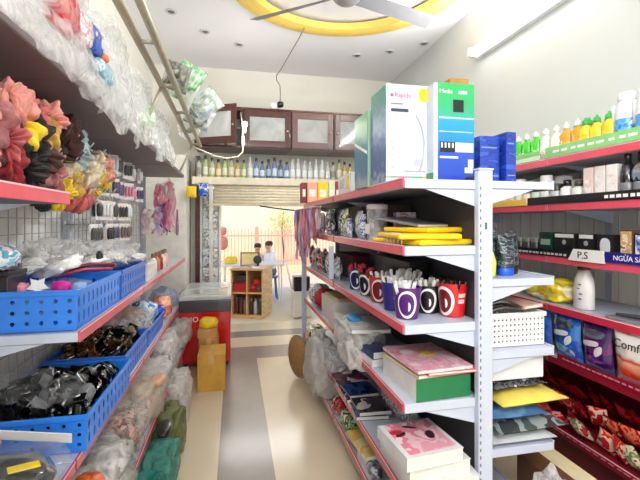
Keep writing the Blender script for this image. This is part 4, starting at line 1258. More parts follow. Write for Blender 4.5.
# things in and behind the middle tier baskets
def star(label, loc, col, r=0.03, rot=(0, 0, 0)):
    b_ = B()
    pts = []
    for k_ in range(10):
        rr_ = r if k_ % 2 == 0 else r * 0.45
        pts.append((rr_ * math.cos(k_ * PI / 5), rr_ * math.sin(k_ * PI / 5)))
    b_.prism(pts, -0.006, 0.006, 'xy')
    bmesh.ops.bevel(b_.bm, geom=b_.bm.edges[:], offset=0.002, segments=1, affect='EDGES')
    return tag(b_.done('star_clip', M('star_' + label.split()[0], col, 0.4), loc=loc, rot=rot), label, 'hair clip')
star('white star hair clip poking out of the nearest middle-tier basket', (-0.665, 1.55, 1.098), (240, 240, 244), 0.038, (1.0, 0.3, 0.3))
soft('hair_bobble', 'pink bobble beside the white star in the nearest middle-tier basket', 'hair bobble', (-0.72, 1.55, 1.088), (0.028, 0.026, 0.024), 61, M('bobble_pink', (236, 150, 170), 0.6))
soft('hair_bobble', 'magenta bobble in the nearest middle-tier basket', 'hair bobble', (-0.6, 1.57, 1.09), (0.028, 0.026, 0.022), 62, M('bobble_magenta', (226, 30, 160), 0.5))
soft('hair_bobble', 'pale blue bobble at the aisle side of the nearest middle-tier basket', 'hair bobble', (-0.545, 1.58, 1.085), (0.022, 0.022, 0.02), 63, M('bobble_pale_blue', (150, 190, 236), 0.5))
star('navy star hair clip low in the nearest middle-tier basket', (-0.56, 1.66, 1.075), (40, 60, 150), 0.03, (0.8, 0.2, 1.0))
bag('clear pouch of pink clips filling the nearest middle-tier basket', (-0.68, 1.7, 1.03), (0.13, 0.19, 0.055), 64, MF('blueish_film', (190, 205, 240), 0.35, 0.7))
b = B(); b.box(-0.06, 0.06, -0.06, 0.06, 0, 0.17, 0.004); 
t = thing('black_box', 'black carton standing in the nearest middle-tier basket', 'box', (-0.775, 1.53, 0.974))
b.done('body', BLACK, t)
b = B(); b.box(-0.061, 0.061, -0.061, 0.061, 0.17, 0.185, 0.002); b.done('lid', M('black_lid', (34, 32, 36), 0.4), t)
soft('blister_pack', 'pale blue wrapped toy pack lying on the black carton', 'pack', (-0.785, 1.51, 1.205), (0.075, 0.06, 0.045), 65, MP('toy_pack', [(150, 206, 226), (230, 240, 244), (90, 170, 200), (236, 210, 220), (60, 80, 100)], 22, 0.2, 0.6), rot=(0, 0.15, 0), flat=0.9)
# heap of clear packs behind
rr = random.Random(4)
pos = [(-0.80, 1.72, 1.14, 'grey'), (-0.70, 1.80, 1.14, 'black-edged'), (-0.79, 1.90, 1.16, 'silver'), (-0.65, 2.03, 1.13, 'clear'), (-0.76, 2.1, 1.16, 'white'), (-0.62, 2.2, 1.13, 'pearly'), (-0.72, 2.32, 1.15, 'smoky'), (-0.58, 2.36, 1.12, 'bright'), (-0.66, 2.55, 1.1, 'milky'), (-0.75, 2.72, 1.07, 'frosty'), (-0.64, 2.86, 1.04, 'glossy'), (-0.76, 3.0, 1.04, 'dull')]
gm = [MP('grey_wrapped_clips', [(236, 236, 234), (170, 168, 166), (244, 244, 242), (214, 212, 210), (90, 86, 86)], 12, 0.2, 0.6), MP('pale_wrapped_clips', [(244, 244, 242), (224, 224, 222), (250, 250, 250), (190, 188, 186)], 12, 0.2, 0.6)]
for q, (x, y, z, nm) in enumerate(pos):
    o = soft('wrapped_clip_pack', '%s wrapped clip pack heaped behind the middle-tier baskets, %s from the scrunchies' % (nm, ORD[q]), 'pack', (x, y, z), (0.07, 0.085, 0.028), 70 + q, gm[q % 2], 0.25, (rr.uniform(-.4, .4), rr.uniform(-.4, .4), rr.uniform(0, 3)))
bag('clear film over the packs in the second middle-tier basket', (-0.67, 2.2, 1.17), (0.15, 0.2, 0.05), 81, CLEARER, 0.25)
bag('clear film over the grey packs behind the nearest basket', (-0.74, 1.84, 1.2), (0.09, 0.17, 0.05), 82, CLEARER, 0.25)
for q, (y, z, dy) in enumerate([(1.86, 1.10, 0.05), (1.93, 1.115, 0.02), (2.0, 1.11, -0.03)]):
    tag(B().tube([(-0.72, y - 0.08, z), (-0.62, y, z + 0.02), (-0.54, y + 0.04 + dy, z + 0.01)], 0.007, 8).done('headband', M('band_' + 'abc'[q], [(190, 70, 90), (120, 50, 60), (206, 110, 126)][q], 0.4), smooth=True), ['crimson', 'maroon', 'pink'][q] + ' headband lying across the middle-tier blue baskets', 'headband')
tag(B().blob((0, 0, 0), (0.014, 0.014, 0.034), 5, 0.1, 2, 0.02, 3).done('hair_pin', BLACK, smooth=True, loc=(-0.60, 1.98, 1.155)), 'black pin standing among the crimson headbands', 'hair pin')
# small bottles at the far end of the middle tier
for q, (y, c, nm) in enumerate([(2.98, (230, 226, 220), 'white'), (3.1, (190, 130, 100), 'tan'), (3.22, (170, 40, 44), 'red'), (3.34, (236, 226, 206), 'cream'), (3.46, (226, 190, 180), 'pink')]):
    t = thing('lotion_bottle', nm + ' lotion bottle at the far end of the middle tier', 'bottle', (-0.56, y, 0.96))
    B().lathe([(0.022, 0), (0.026, 0.006), (0.026, 0.085), (0.012, 0.105), (0.012, 0.11)], 14).done('body', M('lotion_' + nm, c, 0.35), t, smooth=True, auto=50)
    B().lathe([(0.014, 0.11), (0.014, 0.135), (0.01, 0.14)], 12).done('cap', M('lotion_cap', (120, 90, 80), 0.4), t, smooth=True, auto=50)

# far part of the lower tier
soft('wrapped_toy', 'sky blue wrapped toy in the farthest lower basket', 'toy', (-0.62, 2.98, 0.70), (0.085, 0.1, 0.075), 91, MP('sky_toy', [(70, 160, 220), (150, 206, 236), (226, 238, 244), (50, 130, 200)], 12, 0.2, 0.6))
soft('wrapped_toy', 'orange and pink wrapped toy beyond the sky blue one', 'toy', (-0.57, 3.36, 0.655), (0.075, 0.12, 0.085), 92, MP('orange_toy', [(250, 150, 80), (255, 190, 150), (236, 110, 120), (255, 160, 90)], 12, 0.2, 0.6), flat=0.95)
soft('wrapped_toy', 'deep blue wrapped toy at the aisle edge before the orange one', 'toy', (-0.55, 3.12, 0.665), (0.045, 0.06, 0.045), 93, MP('deep_blue_toy', [(24, 60, 180), (40, 90, 210), (30, 70, 160)], 12, 0.2, 0.6))
bag('peach clear bag in the farthest lower basket', (-0.70, 2.75, 0.70), (0.13, 0.15, 0.07), 94, MF('peach_film', (236, 210, 196), 0.6, 0.95, 0.2))
bag('clear film beside the peach bag', (-0.60, 2.68, 0.69), (0.08, 0.12, 0.055), 95, CLEAR)
bag('pale lilac clear bag at the far end of the lower tier', (-0.62, 3.72, 0.64), (0.1, 0.22, 0.09), 96, MF('lilac_film', (196, 206, 236), 0.5, 0.9, 0.2))

# ---------------------------------------------------------------- bags on the lowest tier spilling towards the aisle
low = [('white crinkled bag under the orange toy', -0.49, 3.0, 0.41, 0.085, 0.2, 0.11, CLEAR, (226, 226, 224)),
       ('white bag of folded film in the middle of the lowest tier', -0.50, 2.58, 0.38, 0.10, 0.17, 0.10, MILKY, None),
       ('beige film bag next to the white folded film', -0.49, 2.28, 0.37, 0.09, 0.14, 0.10, MF('beige_film', (240, 226, 210), 0.7, 0.98, 0.25), None),
       ('clear bag with brown strips on the lowest tier', -0.51, 1.98, 0.37, 0.10, 0.13, 0.10, CLEARER, (140, 100, 82)),
       ('smoky clear bag nearer than the brown strips', -0.50, 1.72, 0.355, 0.09, 0.12, 0.09, CLEAR, (150, 148, 142)),
       ('white flat bag on the lowest tier beside the orange pack', -0.62, 1.5, 0.36, 0.12, 0.14, 0.09, MILKY, None)]
for q, (lb, x, y, z, sx, sy, sz, mt, inner) in enumerate(low):
    bag(lb, (x, y, z), (sx, sy, sz), 100 + q, mt, 0.2)
    if inner:
        soft('wrapped_bundle', ['pale', '', '', 'brown', 'grey'][q] + ' bundle inside the ' + lb, 'bundle', (x + 0.012, y, z), (sx * 0.78, sy * 0.8, sz * 0.78), 120 + q, MP('bundle_in_' + str(q), [inner, tuple(int(v * 0.6) for v in inner), tuple(min(255, int(v * 1.6)) for v in inner), inner], 12, 0.4, 0.3, (1, 2.4, 0.5)))
soft('orange_pack', 'orange wrapped pack, closest on the lowest tier', 'pack', (-0.50, 1.48, 0.375), (0.06, 0.10, 0.07), 130, MP('orange_pack_print', [(226, 92, 36), (244, 130, 60), (206, 70, 30), (236, 110, 50)], 10, 0.3, 0.5), flat=0.9)
soft('grey_film_roll', 'crumpled grey film between the orange pack and the floor bags', 'bag', (-0.43, 1.66, 0.30), (0.05, 0.10, 0.05), 131, MF('grey_film', (214, 214, 208), 0.55, 0.9, 0.2), 0.25)
# on the floor in front
bag('teal plastic bag of goods on the floor by the stock shelf', (-0.355, 1.72, 0.115), (0.085, 0.17, 0.125), 140, MF('teal_film', (40, 150, 136), 0.7, 0.98, 0.2), 0.2, knot=True)
bag('second teal plastic bag behind the first on the floor', (-0.355, 2.08, 0.10), (0.075, 0.15, 0.11), 141, MF('pale_teal_film', (96, 184, 170), 0.55, 0.9, 0.2), 0.2)
bag('olive green clear bag on the floor behind the teal bags', (-0.36, 2.42, 0.12), (0.075, 0.15, 0.13), 142, MF('olive_film', (140, 152, 96), 0.6, 0.95, 0.2), 0.2)
bag('white plastic bag on the floor next to the cardboard box', (-0.37, 2.85, 0.14), (0.07, 0.2, 0.15), 143, MILKY, 0.2)
bag('dark wrapped bag on the floor, closest to the photographer', (-0.37, 1.42, 0.08), (0.08, 0.1, 0.085), 144, MP('dark_wrap', [(50, 48, 50), (90, 86, 88), (150, 140, 146), (40, 40, 44)], 18, 0.25, 0.5), 0.2)
soft('black_shoe', 'black rubber sandal on the teal bags by the aisle', 'sandal', (-0.36, 2.22, 0.238), (0.035, 0.08, 0.02), 145, BLACK, 0.05)
bag('white clear bag on the lowest tier beside the freezer', (-0.46, 3.65, 0.36), (0.08, 0.22, 0.11), 146, MILKY, 0.2)
soft('peach_packet', 'peach packet lying on the white folded film bag', 'packet', (-0.42, 2.36, 0.445), (0.04, 0.07, 0.022), 147, M('peach_ink', (226, 176, 140), 0.4))
kill(HB); kill(PC); kill(CL)
# ---------------------------------------------------------------- double-sided gondola in the middle
GL, GR, GS = 0.605, 1.235, 0.92
GT = [1.478, 1.23, 0.942, 0.654, 0.34, 0.12]
GTR = [1.478, 1.10, 0.822, 0.445, 0.12]
def gondola(label, y0, y1, ends):
    t = thing('double_sided_gondola', label, 'shelf', (0, 0, 0), group='gondola bays in the middle of the shop')
    for yy in ends:
        b = B(); b.box(GS - 0.03, GS + 0.03, yy - 0.015, yy + 0.015, 0.0, 1.515, 0.003, 1)
        b.mi = 1
        for k in range(46):
            z = 0.18 + k * 0.028
            b.box(GS - 0.0245, GS - 0.0195, yy - 0.0156, yy - 0.0145, z, z + 0.013)
        b.box(GS - 0.005, GS + 0.005, yy - 0.0158, yy - 0.0145, 1.292, 1.318)
        b.mi = 0
        b.box(GS - 0.033, GS + 0.033, yy - 0.018, yy + 0.018, 1.515, 1.522, 0.002, 1)
        b.done('upright', [WHITE_METAL, M('slot_shadow_paint', (92, 98, 112), 0.6)], t)
    B().box(GS - 0.004, GS + 0.004, y0 + 0.03, y1 - 0.02, 0.1, 1.5).done('back_panel', M('gondola_back', (74, 72, 76), 0.6), t)
    for z in GT:
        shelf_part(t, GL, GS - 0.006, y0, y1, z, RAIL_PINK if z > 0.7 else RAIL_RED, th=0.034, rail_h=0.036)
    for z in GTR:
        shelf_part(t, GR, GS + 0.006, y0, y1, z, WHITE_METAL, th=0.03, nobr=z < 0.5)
    B().box(GL + 0.03, GR - 0.03, y0, y1, 0, 0.084, 0.002, 1).done('plinth', M('gondola_plinth', (190, 186, 184), 0.5), t)
    return t
gondola('nearest gondola bay with slotted white end post', 1.36, 2.40, (1.352,))
gondola('second gondola bay whose end carries pink ribbons', 2.42, 3.52, (2.41, 3.52))
# front corner pole of the far bay
t = thing('corner_pole', 'white corner pole at the far end of the gondola', 'pole', (0.60, 3.50, 0))
B().box(-0.02, 0.02, -0.015, 0.015, 0.0, 1.42, 0.003).done('shaft', WHITE_METAL, t)
B().box(-0.03, 0.03, -0.03, 0.03, 0.0, 0.012, 0.002).done('foot', WHITE_METAL, t)
t = thing('corner_pole', 'white corner pole between the two gondola bays', 'pole', (0.585, 2.41, 0.97))
B().box(-0.016, 0.012, -0.012, 0.012, 0.0, 0.2, 0.003).done('shaft', WHITE_METAL, t)
B().box(-0.006, 0.03, -0.004, 0.004, 0.03, 0.06, 0.002).done('clip', WHITE_METAL, t)

# --- top tier: tall boxes
zt = 1.479
t = thing('appliance_box', 'tall white box with a fan picture and yellow seal on the gondola top', 'box', (0.70, 1.62, zt), 0.0)
m_wb = MG('white_lilac_box', [(0.0, (206, 210, 228)), (1.0, (194, 200, 220))], 0, 0.41, 0.05)
b = B(); b.box(-0.1, 0.1, -0.09, 0.09, 0, 0.405, 0.003); b.done('carton', m_wb, t)
b = B(); b.box(-0.1025, -0.1002, -0.088, 0.088, 0.004, 0.4)
b.done('printed_side', MG('green_blue_side', [(0.0, (150, 170, 190)), (0.16, (52, 80, 140)), (0.42, (60, 100, 160)), (0.62, (110, 150, 180)), (0.85, (60, 140, 130)), (1.0, (90, 160, 120))], 0, 0.41, 0.55, 34), t)
yf = -0.0905
m_pink_ink = M('pink_logo_ink', (206, 70, 120), 0.4)
B().box(-0.082, -0.070, yf - 0.0006, yf, 0.352, 0.364).done('logo_square', m_pink_ink, t)
text('Rapido', 0.026, m_pink_ink, t, (-0.064, yf - 0.0004, 0.351), (PI / 2, 0, 0), ext=0.0003)
B().box(-0.080, -0.028, yf - 0.0006, yf, 0.321, 0.326).done('caption_line', M('grey_ink', (120, 124, 140), 0.4), t)
B().box(-0.080, -0.004, yf - 0.0006, yf, 0.291, 0.304).done('caption_bar', M('dark_ink', (52, 58, 84), 0.4), t)
b = B(); b.prism([(0.065 + 0.025 * math.cos(a), 0.365 + 0.03 * math.sin(a)) for a in [PI / 8 + k * PI / 4 for k in range(8)]], yf - 0.001, yf, 'xz')
b.done('yellow_seal', M('yellow_seal_ink', (246, 206, 20), 0.35), t)
b = B(); b.tube([(0.03, yf - 0.0005, 0.28), (0.055, yf - 0.0005, 0.23), (0.066, yf - 0.0005, 0.17), (0.06, yf - 0.0005, 0.10), (0.045, yf - 0.0005, 0.05)], [0.003, 0.004, 0.003, 0.002, 0.004], 6)
b.tube([(-0.02, yf, 0.05), (0.07, yf, 0.05)], 0.003, 6)
b.done('pictured_stand', M('picture_grey', (170, 176, 192), 0.4), t)
b = B()
for k in range(5):
    b.box(-0.078, -0.066, yf - 0.0006, yf, 0.06 + k * 0.025, 0.075 + k * 0.025)
    b.box(-0.04, -0.015 - 0.004 * (k % 2), yf - 0.0006, yf, 0.05 + k * 0.015, 0.053 + k * 0.015)
b.box(0.02, 0.06, yf - 0.0006, yf, 0.07, 0.1)
b.done('icon_print', M('icon_ink', (182, 186, 202), 0.4), t)
b = B(); b.box(-0.1, 0.1, yf - 0.0006, yf, 0.022, 0.028); b.done('rainbow_line', MP('rainbow_ink', [(220, 60, 60), (240, 180, 60), (80, 170, 90), (220, 110, 150)], 14), t)

t = thing('appliance_box', 'lower green and blue carton right behind the tall white box', 'box', (0.685, 1.83, zt))
b = B(); b.box(-0.095, 0.1, -0.1, 0.1, 0, 0.35, 0.003); b.done('carton', M('pale_green_carton', (150, 190, 160), 0.5), t)
b = B(); b.box(-0.0975, -0.0952, -0.098, 0.098, 0.003, 0.347)
b.done('printed_side', MG('green_blue_side_b', [(0.0, (150, 160, 176)), (0.2, (60, 110, 160)), (0.45, (36, 120, 150)), (0.7, (80, 160, 110)), (1.0, (110, 180, 120))], 0, 0.35, 0.5, 26), t)
b = B(); b.prism([(-0.095, 0.15), (0.095, 0.22), (0.095, 0.235), (-0.095, 0.165)], -0.0985, -0.0975, 'yz'); b.done('white_swoosh', WHITE, t)

t = thing('appliance_box', 'green to blue box with a black square window on the gondola top', 'box', (0.873, 1.56, zt))
b = B(); b.box(-0.095, 0.082, -0.09, 0.09, 0, 0.40, 0.003); b.done('carton', M('pale_side_carton', (206, 214, 224), 0.45), t)
b = B(); b.box(-0.078, 0.083, -0.0925, -0.0902, 0.004, 0.402)
b.done('printed_front', MG('green_to_blue_front', [(0.0, (22, 60, 170)), (0.3, (24, 78, 190)), (0.33, (20, 120, 200)), (0.6, (30, 150, 200)), (0.68, (50, 166, 140)), (0.8, (44, 172, 104)), (1.0, (52, 176, 96))], 0, 0.402, 0.04), t)
yf = -0.0925
B().box(-0.012, 0.035, yf - 0.001, yf, 0.285, 0.335, 0.0).done('window_square', BLACK, t)
text('Media', 0.024, WHITE, t, (-0.072, yf - 0.0004, 0.36), (PI / 2, 0, 0), ext=0.0003)
b = B(); b.box(0.012, 0.05, yf - 0.0006, yf, 0.36, 0.372); b.box(-0.072, 0.08, yf - 0.0006, yf, 0.258, 0.264); b.box(-0.072, 0.075, yf - 0.0006, yf, 0.204, 0.207)
b.done('white_print', M('pale_print', (200, 230, 236), 0.4), t)
b = B(); b.box(-0.002, 0.078, yf - 0.0008, yf, 0.124, 0.162); b.box(0.04, 0.075, yf - 0.0008, yf, 0.04, 0.062); b.box(0.055, 0.078, yf - 0.0008, yf, 0.062, 0.095)
b.done('white_sticker', WHITE, t)
b = B(); b.box(-0.07, -0.002, yf - 0.0007, yf, 0.122, 0.164); b.done('black_panel', BLACK, t)
b = B()
for k in range(4):
    b.box(-0.065 + k * 0.016, -0.058 + k * 0.016, yf - 0.0012, yf, 0.14, 0.16)
b.box(-0.07, 0.01, yf - 0.0012, yf, 0.098, 0.106)
b.done('panel_print', WHITE, t)
b = B(); b.box(-0.0975, -0.0952, -0.088, 0.088, 0.004, 0.04); b.done('green_corner', M('green_corner_ink', (70, 150, 90), 0.4), t)
carton('plain brown carton behind the green to blue box', 0.972, 1.066, 1.68, 1.9, zt, 1.985, KRAFT, False)
t = thing('tissue_box', 'white box with a yellow patch farther along the gondola top', 'box', (0.72, 2.24, zt))
b = B(); b.box(-0.1, 0.1, -0.14, 0.14, 0, 0.115, 0.004); b.done('carton', WHITE, t)
b = B(); b.box(-0.102, -0.1, -0.1, -0.05, 0.03, 0.1); b.done('yellow_patch', M('yellow_patch', (250, 206, 70), 0.4), t)
b = B(); b.box(-0.102, -0.1, 0.0, 0.1, 0.04, 0.09); b.done('grey_patch', M('grey_patch', (200, 204, 210), 0.4), t)
for q, (x, w, c, nm) in enumerate([(0.575, 0.04, (130, 34, 46), 'maroon'), (0.645, 0.085, (246, 164, 140), 'salmon'), (0.735, 0.085, (250, 204, 40), 'yellow'), (0.81, 0.055, (206, 222, 190), 'pale green'), (0.858, 0.035, (160, 30, 44), 'dark red'), (0.91, 0.06, (236, 236, 232), 'white')]):
    t = thing('box_file', nm + ' box file standing on the far gondola top', 'box file', (x - 0.02, 3.34, zt))
    b = B(); b.box(-w / 2, w / 2, -0.1, -0.01, 0, 0.165 + 0.004 * q, 0.003); b.done('case', M('file_' + nm.replace(' ', '_'), c, 0.45), t)
    b = B(); b.box(-w * 0.3, w * 0.3, -0.1012, -0.1, 0.05, 0.11); b.done('spine_label', M('file_label', (240, 236, 220), 0.6), t)

# two dark blue boxes on the right edge
m_db = MP('dark_blue_print', [(20, 52, 156), (24, 60, 172), (20, 46, 138), (40, 84, 190)], 12, 0.35, 0.4, (1, 1, 3))
for q, (x0, x1, y0, y1, nm) in enumerate([(0.985, 1.075, 1.47, 1.64, 'dark blue box just right of the white gondola post'), (1.085, 1.13, 1.44, 1.62, 'slim dark blue box on the right edge of the gondola top')]):
    t = thing('medicine_box', nm, 'box', ((x0 + x1) / 2, (y0 + y1) / 2, zt))
    w, dd, h = (x1 - x0) / 2, (y1 - y0) / 2, 0.196 + 0.014 * q
    b = B(); b.box(-w, w, -dd, dd, 0, h, 0.002); b.done('carton', m_db, t)
    b = B(); b.box(-w + 0.006, w - 0.006, -dd - 0.0008, -dd, 0.03, 0.034); b.box(-w + 0.006, w - 0.012, -dd - 0.0008, -dd, h - 0.05, h - 0.045); b.done('stripe', M('pale_blue_line', (120, 160, 224), 0.4), t)

# --- second tier
z2 = 1.231
for q, (x, y, z, rz, nm, w, L) in enumerate([(0.76, 1.56, 0.0, 0.22, 'lowest yellow envelope pad on the second tier', 0.26, 0.34), (0.735, 1.54, 0.023, -0.10, 'upper yellow envelope pad, its edge at the shelf corner', 0.25, 0.32), (0.79, 1.60, 0.046, 0.3, 'yellow envelope under the grey book', 0.2, 0.28)]):
    t = thing('envelope_pad', nm, 'envelope', (x, y, z2 + z), rz)
    b = B(); b.box(-w / 2, w / 2, -L / 2, L / 2, 0, 0.021, 0.009, 3); b.done('sleeve', M('yellow_sleeve', (255, 208, 24), 0.35, var=0.06), t, smooth=True, auto=60)
    b = B(); b.prism([(-w / 2 + 0.008, -L / 2 + 0.008), (w / 2 - 0.008, -L / 2 + 0.008), (0, -L / 2 + 0.1)], 0.021, 0.0222, 'xy'); b.done('flap', M('deep_yellow_flap', (250, 194, 20), 0.4), t)
def book(name, label, c, w, L, h, rz, cover, pages=PAPER, rx=0.0, spine='x', cat='book', grp=None, spm=None):
    t_ = thing(name, label, cat, c, (rx, 0, rz), group=grp)
    B().box(-w / 2, w / 2, -L / 2, L / 2, 0, 0.002, 0.0006, 1).done('back_cover', cover, t_)
    B().box(-w / 2, w / 2, -L / 2, L / 2, h - 0.002, h, 0.0006, 1).done('front_cover', cover, t_)
    B().box(-w / 2 + 0.002, w / 2 - 0.003, -L / 2 + 0.003, L / 2 - 0.003, 0.002, h - 0.002).done('pages', pages, t_)
    if spine == 'x':
        B().box(-w / 2, -w / 2 + 0.002, -L / 2, L / 2, 0.0, h).done('spine', cover, t_)
    elif spine == 'y':
        B().box(-w / 2, w / 2, -L / 2, -L / 2 + 0.002, 0.0, h).done('spine', spm or cover, t_)
    return t_
book('magazine', 'grey magazine sloping over the yellow envelopes', (0.79, 1.70, z2 + 0.085), 0.2, 0.27, 0.012, 0.35, M('grey_cover', (150, 150, 156), 0.3), rx=0.13)
carton('dark carton at the back of the second tier', 0.74, 0.905, 1.95, 2.3, z2, 1.41, M('dark_brown_card', (54, 42, 40), 0.6), False)
carton('white carton with purple print at the back of the second tier', 0.80, 0.908, 1.90, 1.945, z2, 1.37, MP('lilac_print', [(226, 222, 238), (190, 180, 220), (240, 240, 246), (206, 120, 140)], 24, stretch=(1, 1, 3)), False)
t = thing('clear_canister', 'clear plastic tub standing at the front of the second tier', 'tub', (0.685, 1.87, z2))
B().lathe([(0.045, 0), (0.05, 0.005), (0.05, 0.15), (0.046, 0.155)], 20).done('tub_wall', CLEAR, t, smooth=True)
B().lathe([(0.052, 0.15), (0.052, 0.172), (0.045, 0.176)], 20).done('lid', M('pale_lid', (216, 210, 206), 0.4), t, smooth=True)
B().lathe([(0.04, 0.004), (0.042, 0.01), (0.04, 0.11)], 14).done('contents', MP('tub_contents', [(190, 170, 160), (120, 100, 100), (220, 210, 206)], 30), t, smooth=True)
B().box(-0.053, -0.049, -0.03, 0.03, 0.03, 0.08, 0.001).done('label', PAPER, t)
pp = [('black and white', [(30, 30, 32), (230, 230, 230), (90, 90, 92), (240, 240, 240)]), ('lime', [(200, 206, 120), (120, 130, 60), (230, 230, 200), (60, 60, 50)]), ('white', [(232, 234, 238), (200, 206, 214), (244, 244, 244), (150, 160, 170)]),
      ('blue-white', [(210, 220, 234), (90, 120, 180), (236, 238, 240), (160, 176, 206)]), ('charcoal', [(44, 42, 46), (90, 88, 92), (30, 30, 32), (200, 200, 204)]), ('pink', [(230, 160, 176), (244, 214, 220), (190, 90, 120), (250, 236, 238)]),
      ('red', [(186, 30, 44), (220, 70, 80), (120, 20, 30), (240, 220, 220)]), ('brown', [(120, 84, 60), (170, 130, 96), (80, 54, 40), (220, 206, 190)]), ('green', [(90, 130, 70), (150, 180, 110), (60, 90, 50), (226, 232, 214)]), ('silver', [(190, 194, 200), (226, 228, 232), (140, 146, 154), (240, 240, 244)])]
def packm(i):
    nm, cs = pp[i]
    return MP('pack_' + nm.replace(' ', '_').replace('-', '_'), cs, 26, 0.25, 0.5)
def pack(label, c, w, h, t_, i, rz=0.0, lean=0.0, seed=0, name='printed_pack', cat='pack', grp=None):
    b_ = B(); b_.pouch(w, h, t_, seed, 8, 9)
    return tag(b_.done(name, packm(i), smooth=True, loc=c, rot=(lean, 0, rz)), label, cat, grp)
side = -PI / 2   # front of the pack turned towards the aisle (-x)
for q, (y, i, h) in enumerate([(2.02, 3, 0.13), (2.12, 2, 0.15), (2.22, 3, 0.11), (2.32, 1, 0.17), (2.50, 0, 0.17), (2.62, 4, 0.19), (2.74, 0, 0.18), (2.86, 2, 0.15), (2.98, 9, 0.16), (3.10, 4, 0.15), (3.22, 5, 0.17), (3.34, 0, 0.16)]):
    pack('%s pack standing at the second tier edge, %s counted from the clear tub' % (pp[i][0], ORD[q]), (0.66 + 0.02 * math.sin(q * 2), y, z2), 0.1, h, 0.045, i, side, 0, q, grp='packs along the second gondola tier')
# wire fence at the second tier corner
t = thing('wire_divider', 'small chrome wire divider at the second tier corner', 'divider', (0.618, 1.42, z2))
for k in range(6):
    B().tube([(0, k * 0.035, 0), (0, k * 0.035, 0.045)], 0.0022, 6).done('wire', CHROME, t)
B().tube([(0, -0.005, 0.045), (0, 0.18, 0.045)], 0.0025, 6).done('top_wire', CHROME, t)

# --- third tier: printed pen cups
z3 = 0.943
def cup(label, x, y, body, dark, yaw, s=1.0, emblem=True, words=False):
    t_ = thing('pen_cup', label, 'cup', (x, y, z3), yaw, group='printed pen cups on the third tier')
    t_.scale = (s, s, s * 0.96)
    Rr = lambda z: 0.042 + 0.012 * (z / 0.125)
    b_ = B(); b_.lathe([(0.03, 0.0), (0.042, 0.002), (0.0425, 0.006), (0.054, 0.125), (0.0515, 0.125), (0.040, 0.008)], 32); b_.done('cup_body', body, t_, smooth=True, auto=50)
    def patch(nm, mt, fn_in, fn_out, n_=28, off=0.0008):
        b2 = B()
        def f(u, v):
            a_ = 2 * PI * u
            pi_, po = fn_in(a_), fn_out(a_)
            ax = pi_[0] + (po[0] - pi_[0]) * v
            z_ = pi_[1] + (po[1] - pi_[1]) * v
            r_ = Rr(z_) + off
            return Vector((r_ * math.sin(ax), -r_ * math.cos(ax), z_))
        b2.sheet(f, n_, 3, closed_u=True)
        b2.done(nm, mt, t_, smooth=True)
    if emblem:
        el = lambda k_, dx=0.0: (lambda a_: (dx + 0.78 * k_ * math.cos(a_), 0.06 + 0.055 * k_ * math.sin(a_)))
        patch('white_ring', WHITE, el(0.80, -0.06), el(1.0))
        patch('dark_oval', dark, el(0.02, -0.06), el(0.79, -0.06), off=0.0006)
        patch('white_half_moon', WHITE, lambda a_: (0.08, 0.052), lambda a_: (0.08 + 0.2 * max(0, math.cos(a_)), 0.052 + 0.018 * math.sin(a_)), off=0.0014)
    if words:
        b2 = B()
        for k_, (a0, a1, za, zb) in enumerate([(1.05, 1.65, 0.075, 0.09), (1.05, 1.6, 0.053, 0.068)]):
            b2.sheet(lambda u, v: Vector(((Rr(za) + 0.001 + 0.0015 * v) * math.sin(a0 + (a1 - a0) * u), -(Rr(za) + 0.001 + 0.0015 * v) * math.cos(a0 + (a1 - a0) * u), za + (zb - za) * v)), 8, 2)
        b2.done('pale_print', M('cup_print', (236, 206, 206), 0.4), t_)
    return t_
PUR = M('purple_cup', (92, 30, 120), 0.35, coat=0.4); PURD = M('purple_oval', (78, 20, 110), 0.3)
BLU = M('blue_cup', (34, 40, 130), 0.35, coat=0.4); RED = M('red_cup', (216, 32, 36), 0.35, coat=0.4); REDD = M('maroon_oval', (120, 14, 30), 0.3)
BLK = M('black_cup', (34, 30, 34), 0.35, coat=0.4); BLKD = M('black_oval', (22, 20, 24), 0.3)
cup('purple cup with a white ring emblem, in front of the pens', 0.665, 1.475, PUR, PURD, -0.40, 1.02)
cup('navy blue cup behind the purple cup', 0.672, 1.625, BLU, BLU, -1.45, 1.0, False, True)
cup('black cup with a white ring between the purple and red cups', 0.79, 1.545, BLK, BLKD, -0.45, 0.96)
cup('red cup with white ring and print beside the gondola post', 0.862, 1.475, RED, REDD, -1.15, 1.1, True, True)
cup('red cup with a dark oval farther back than the navy cup', 0.675, 1.80, M('rust_cup', (190, 44, 48), 0.35), REDD, -0.5, 1.0)
cup('black cup with white print, fourth along the tier edge', 0.675, 1.97, BLK, BLKD, -0.9, 1.0)
cup('dark blue cup farthest along the third tier', 0.675, 2.16, BLU, M('cup_navy_oval', (24, 26, 80), 0.3), -0.5, 1.0)
cup('dim maroon cup behind the red cup next to the back panel', 0.855, 1.64, M('maroon_cup', (96, 30, 44), 0.35), REDD, -0.3, 0.95)
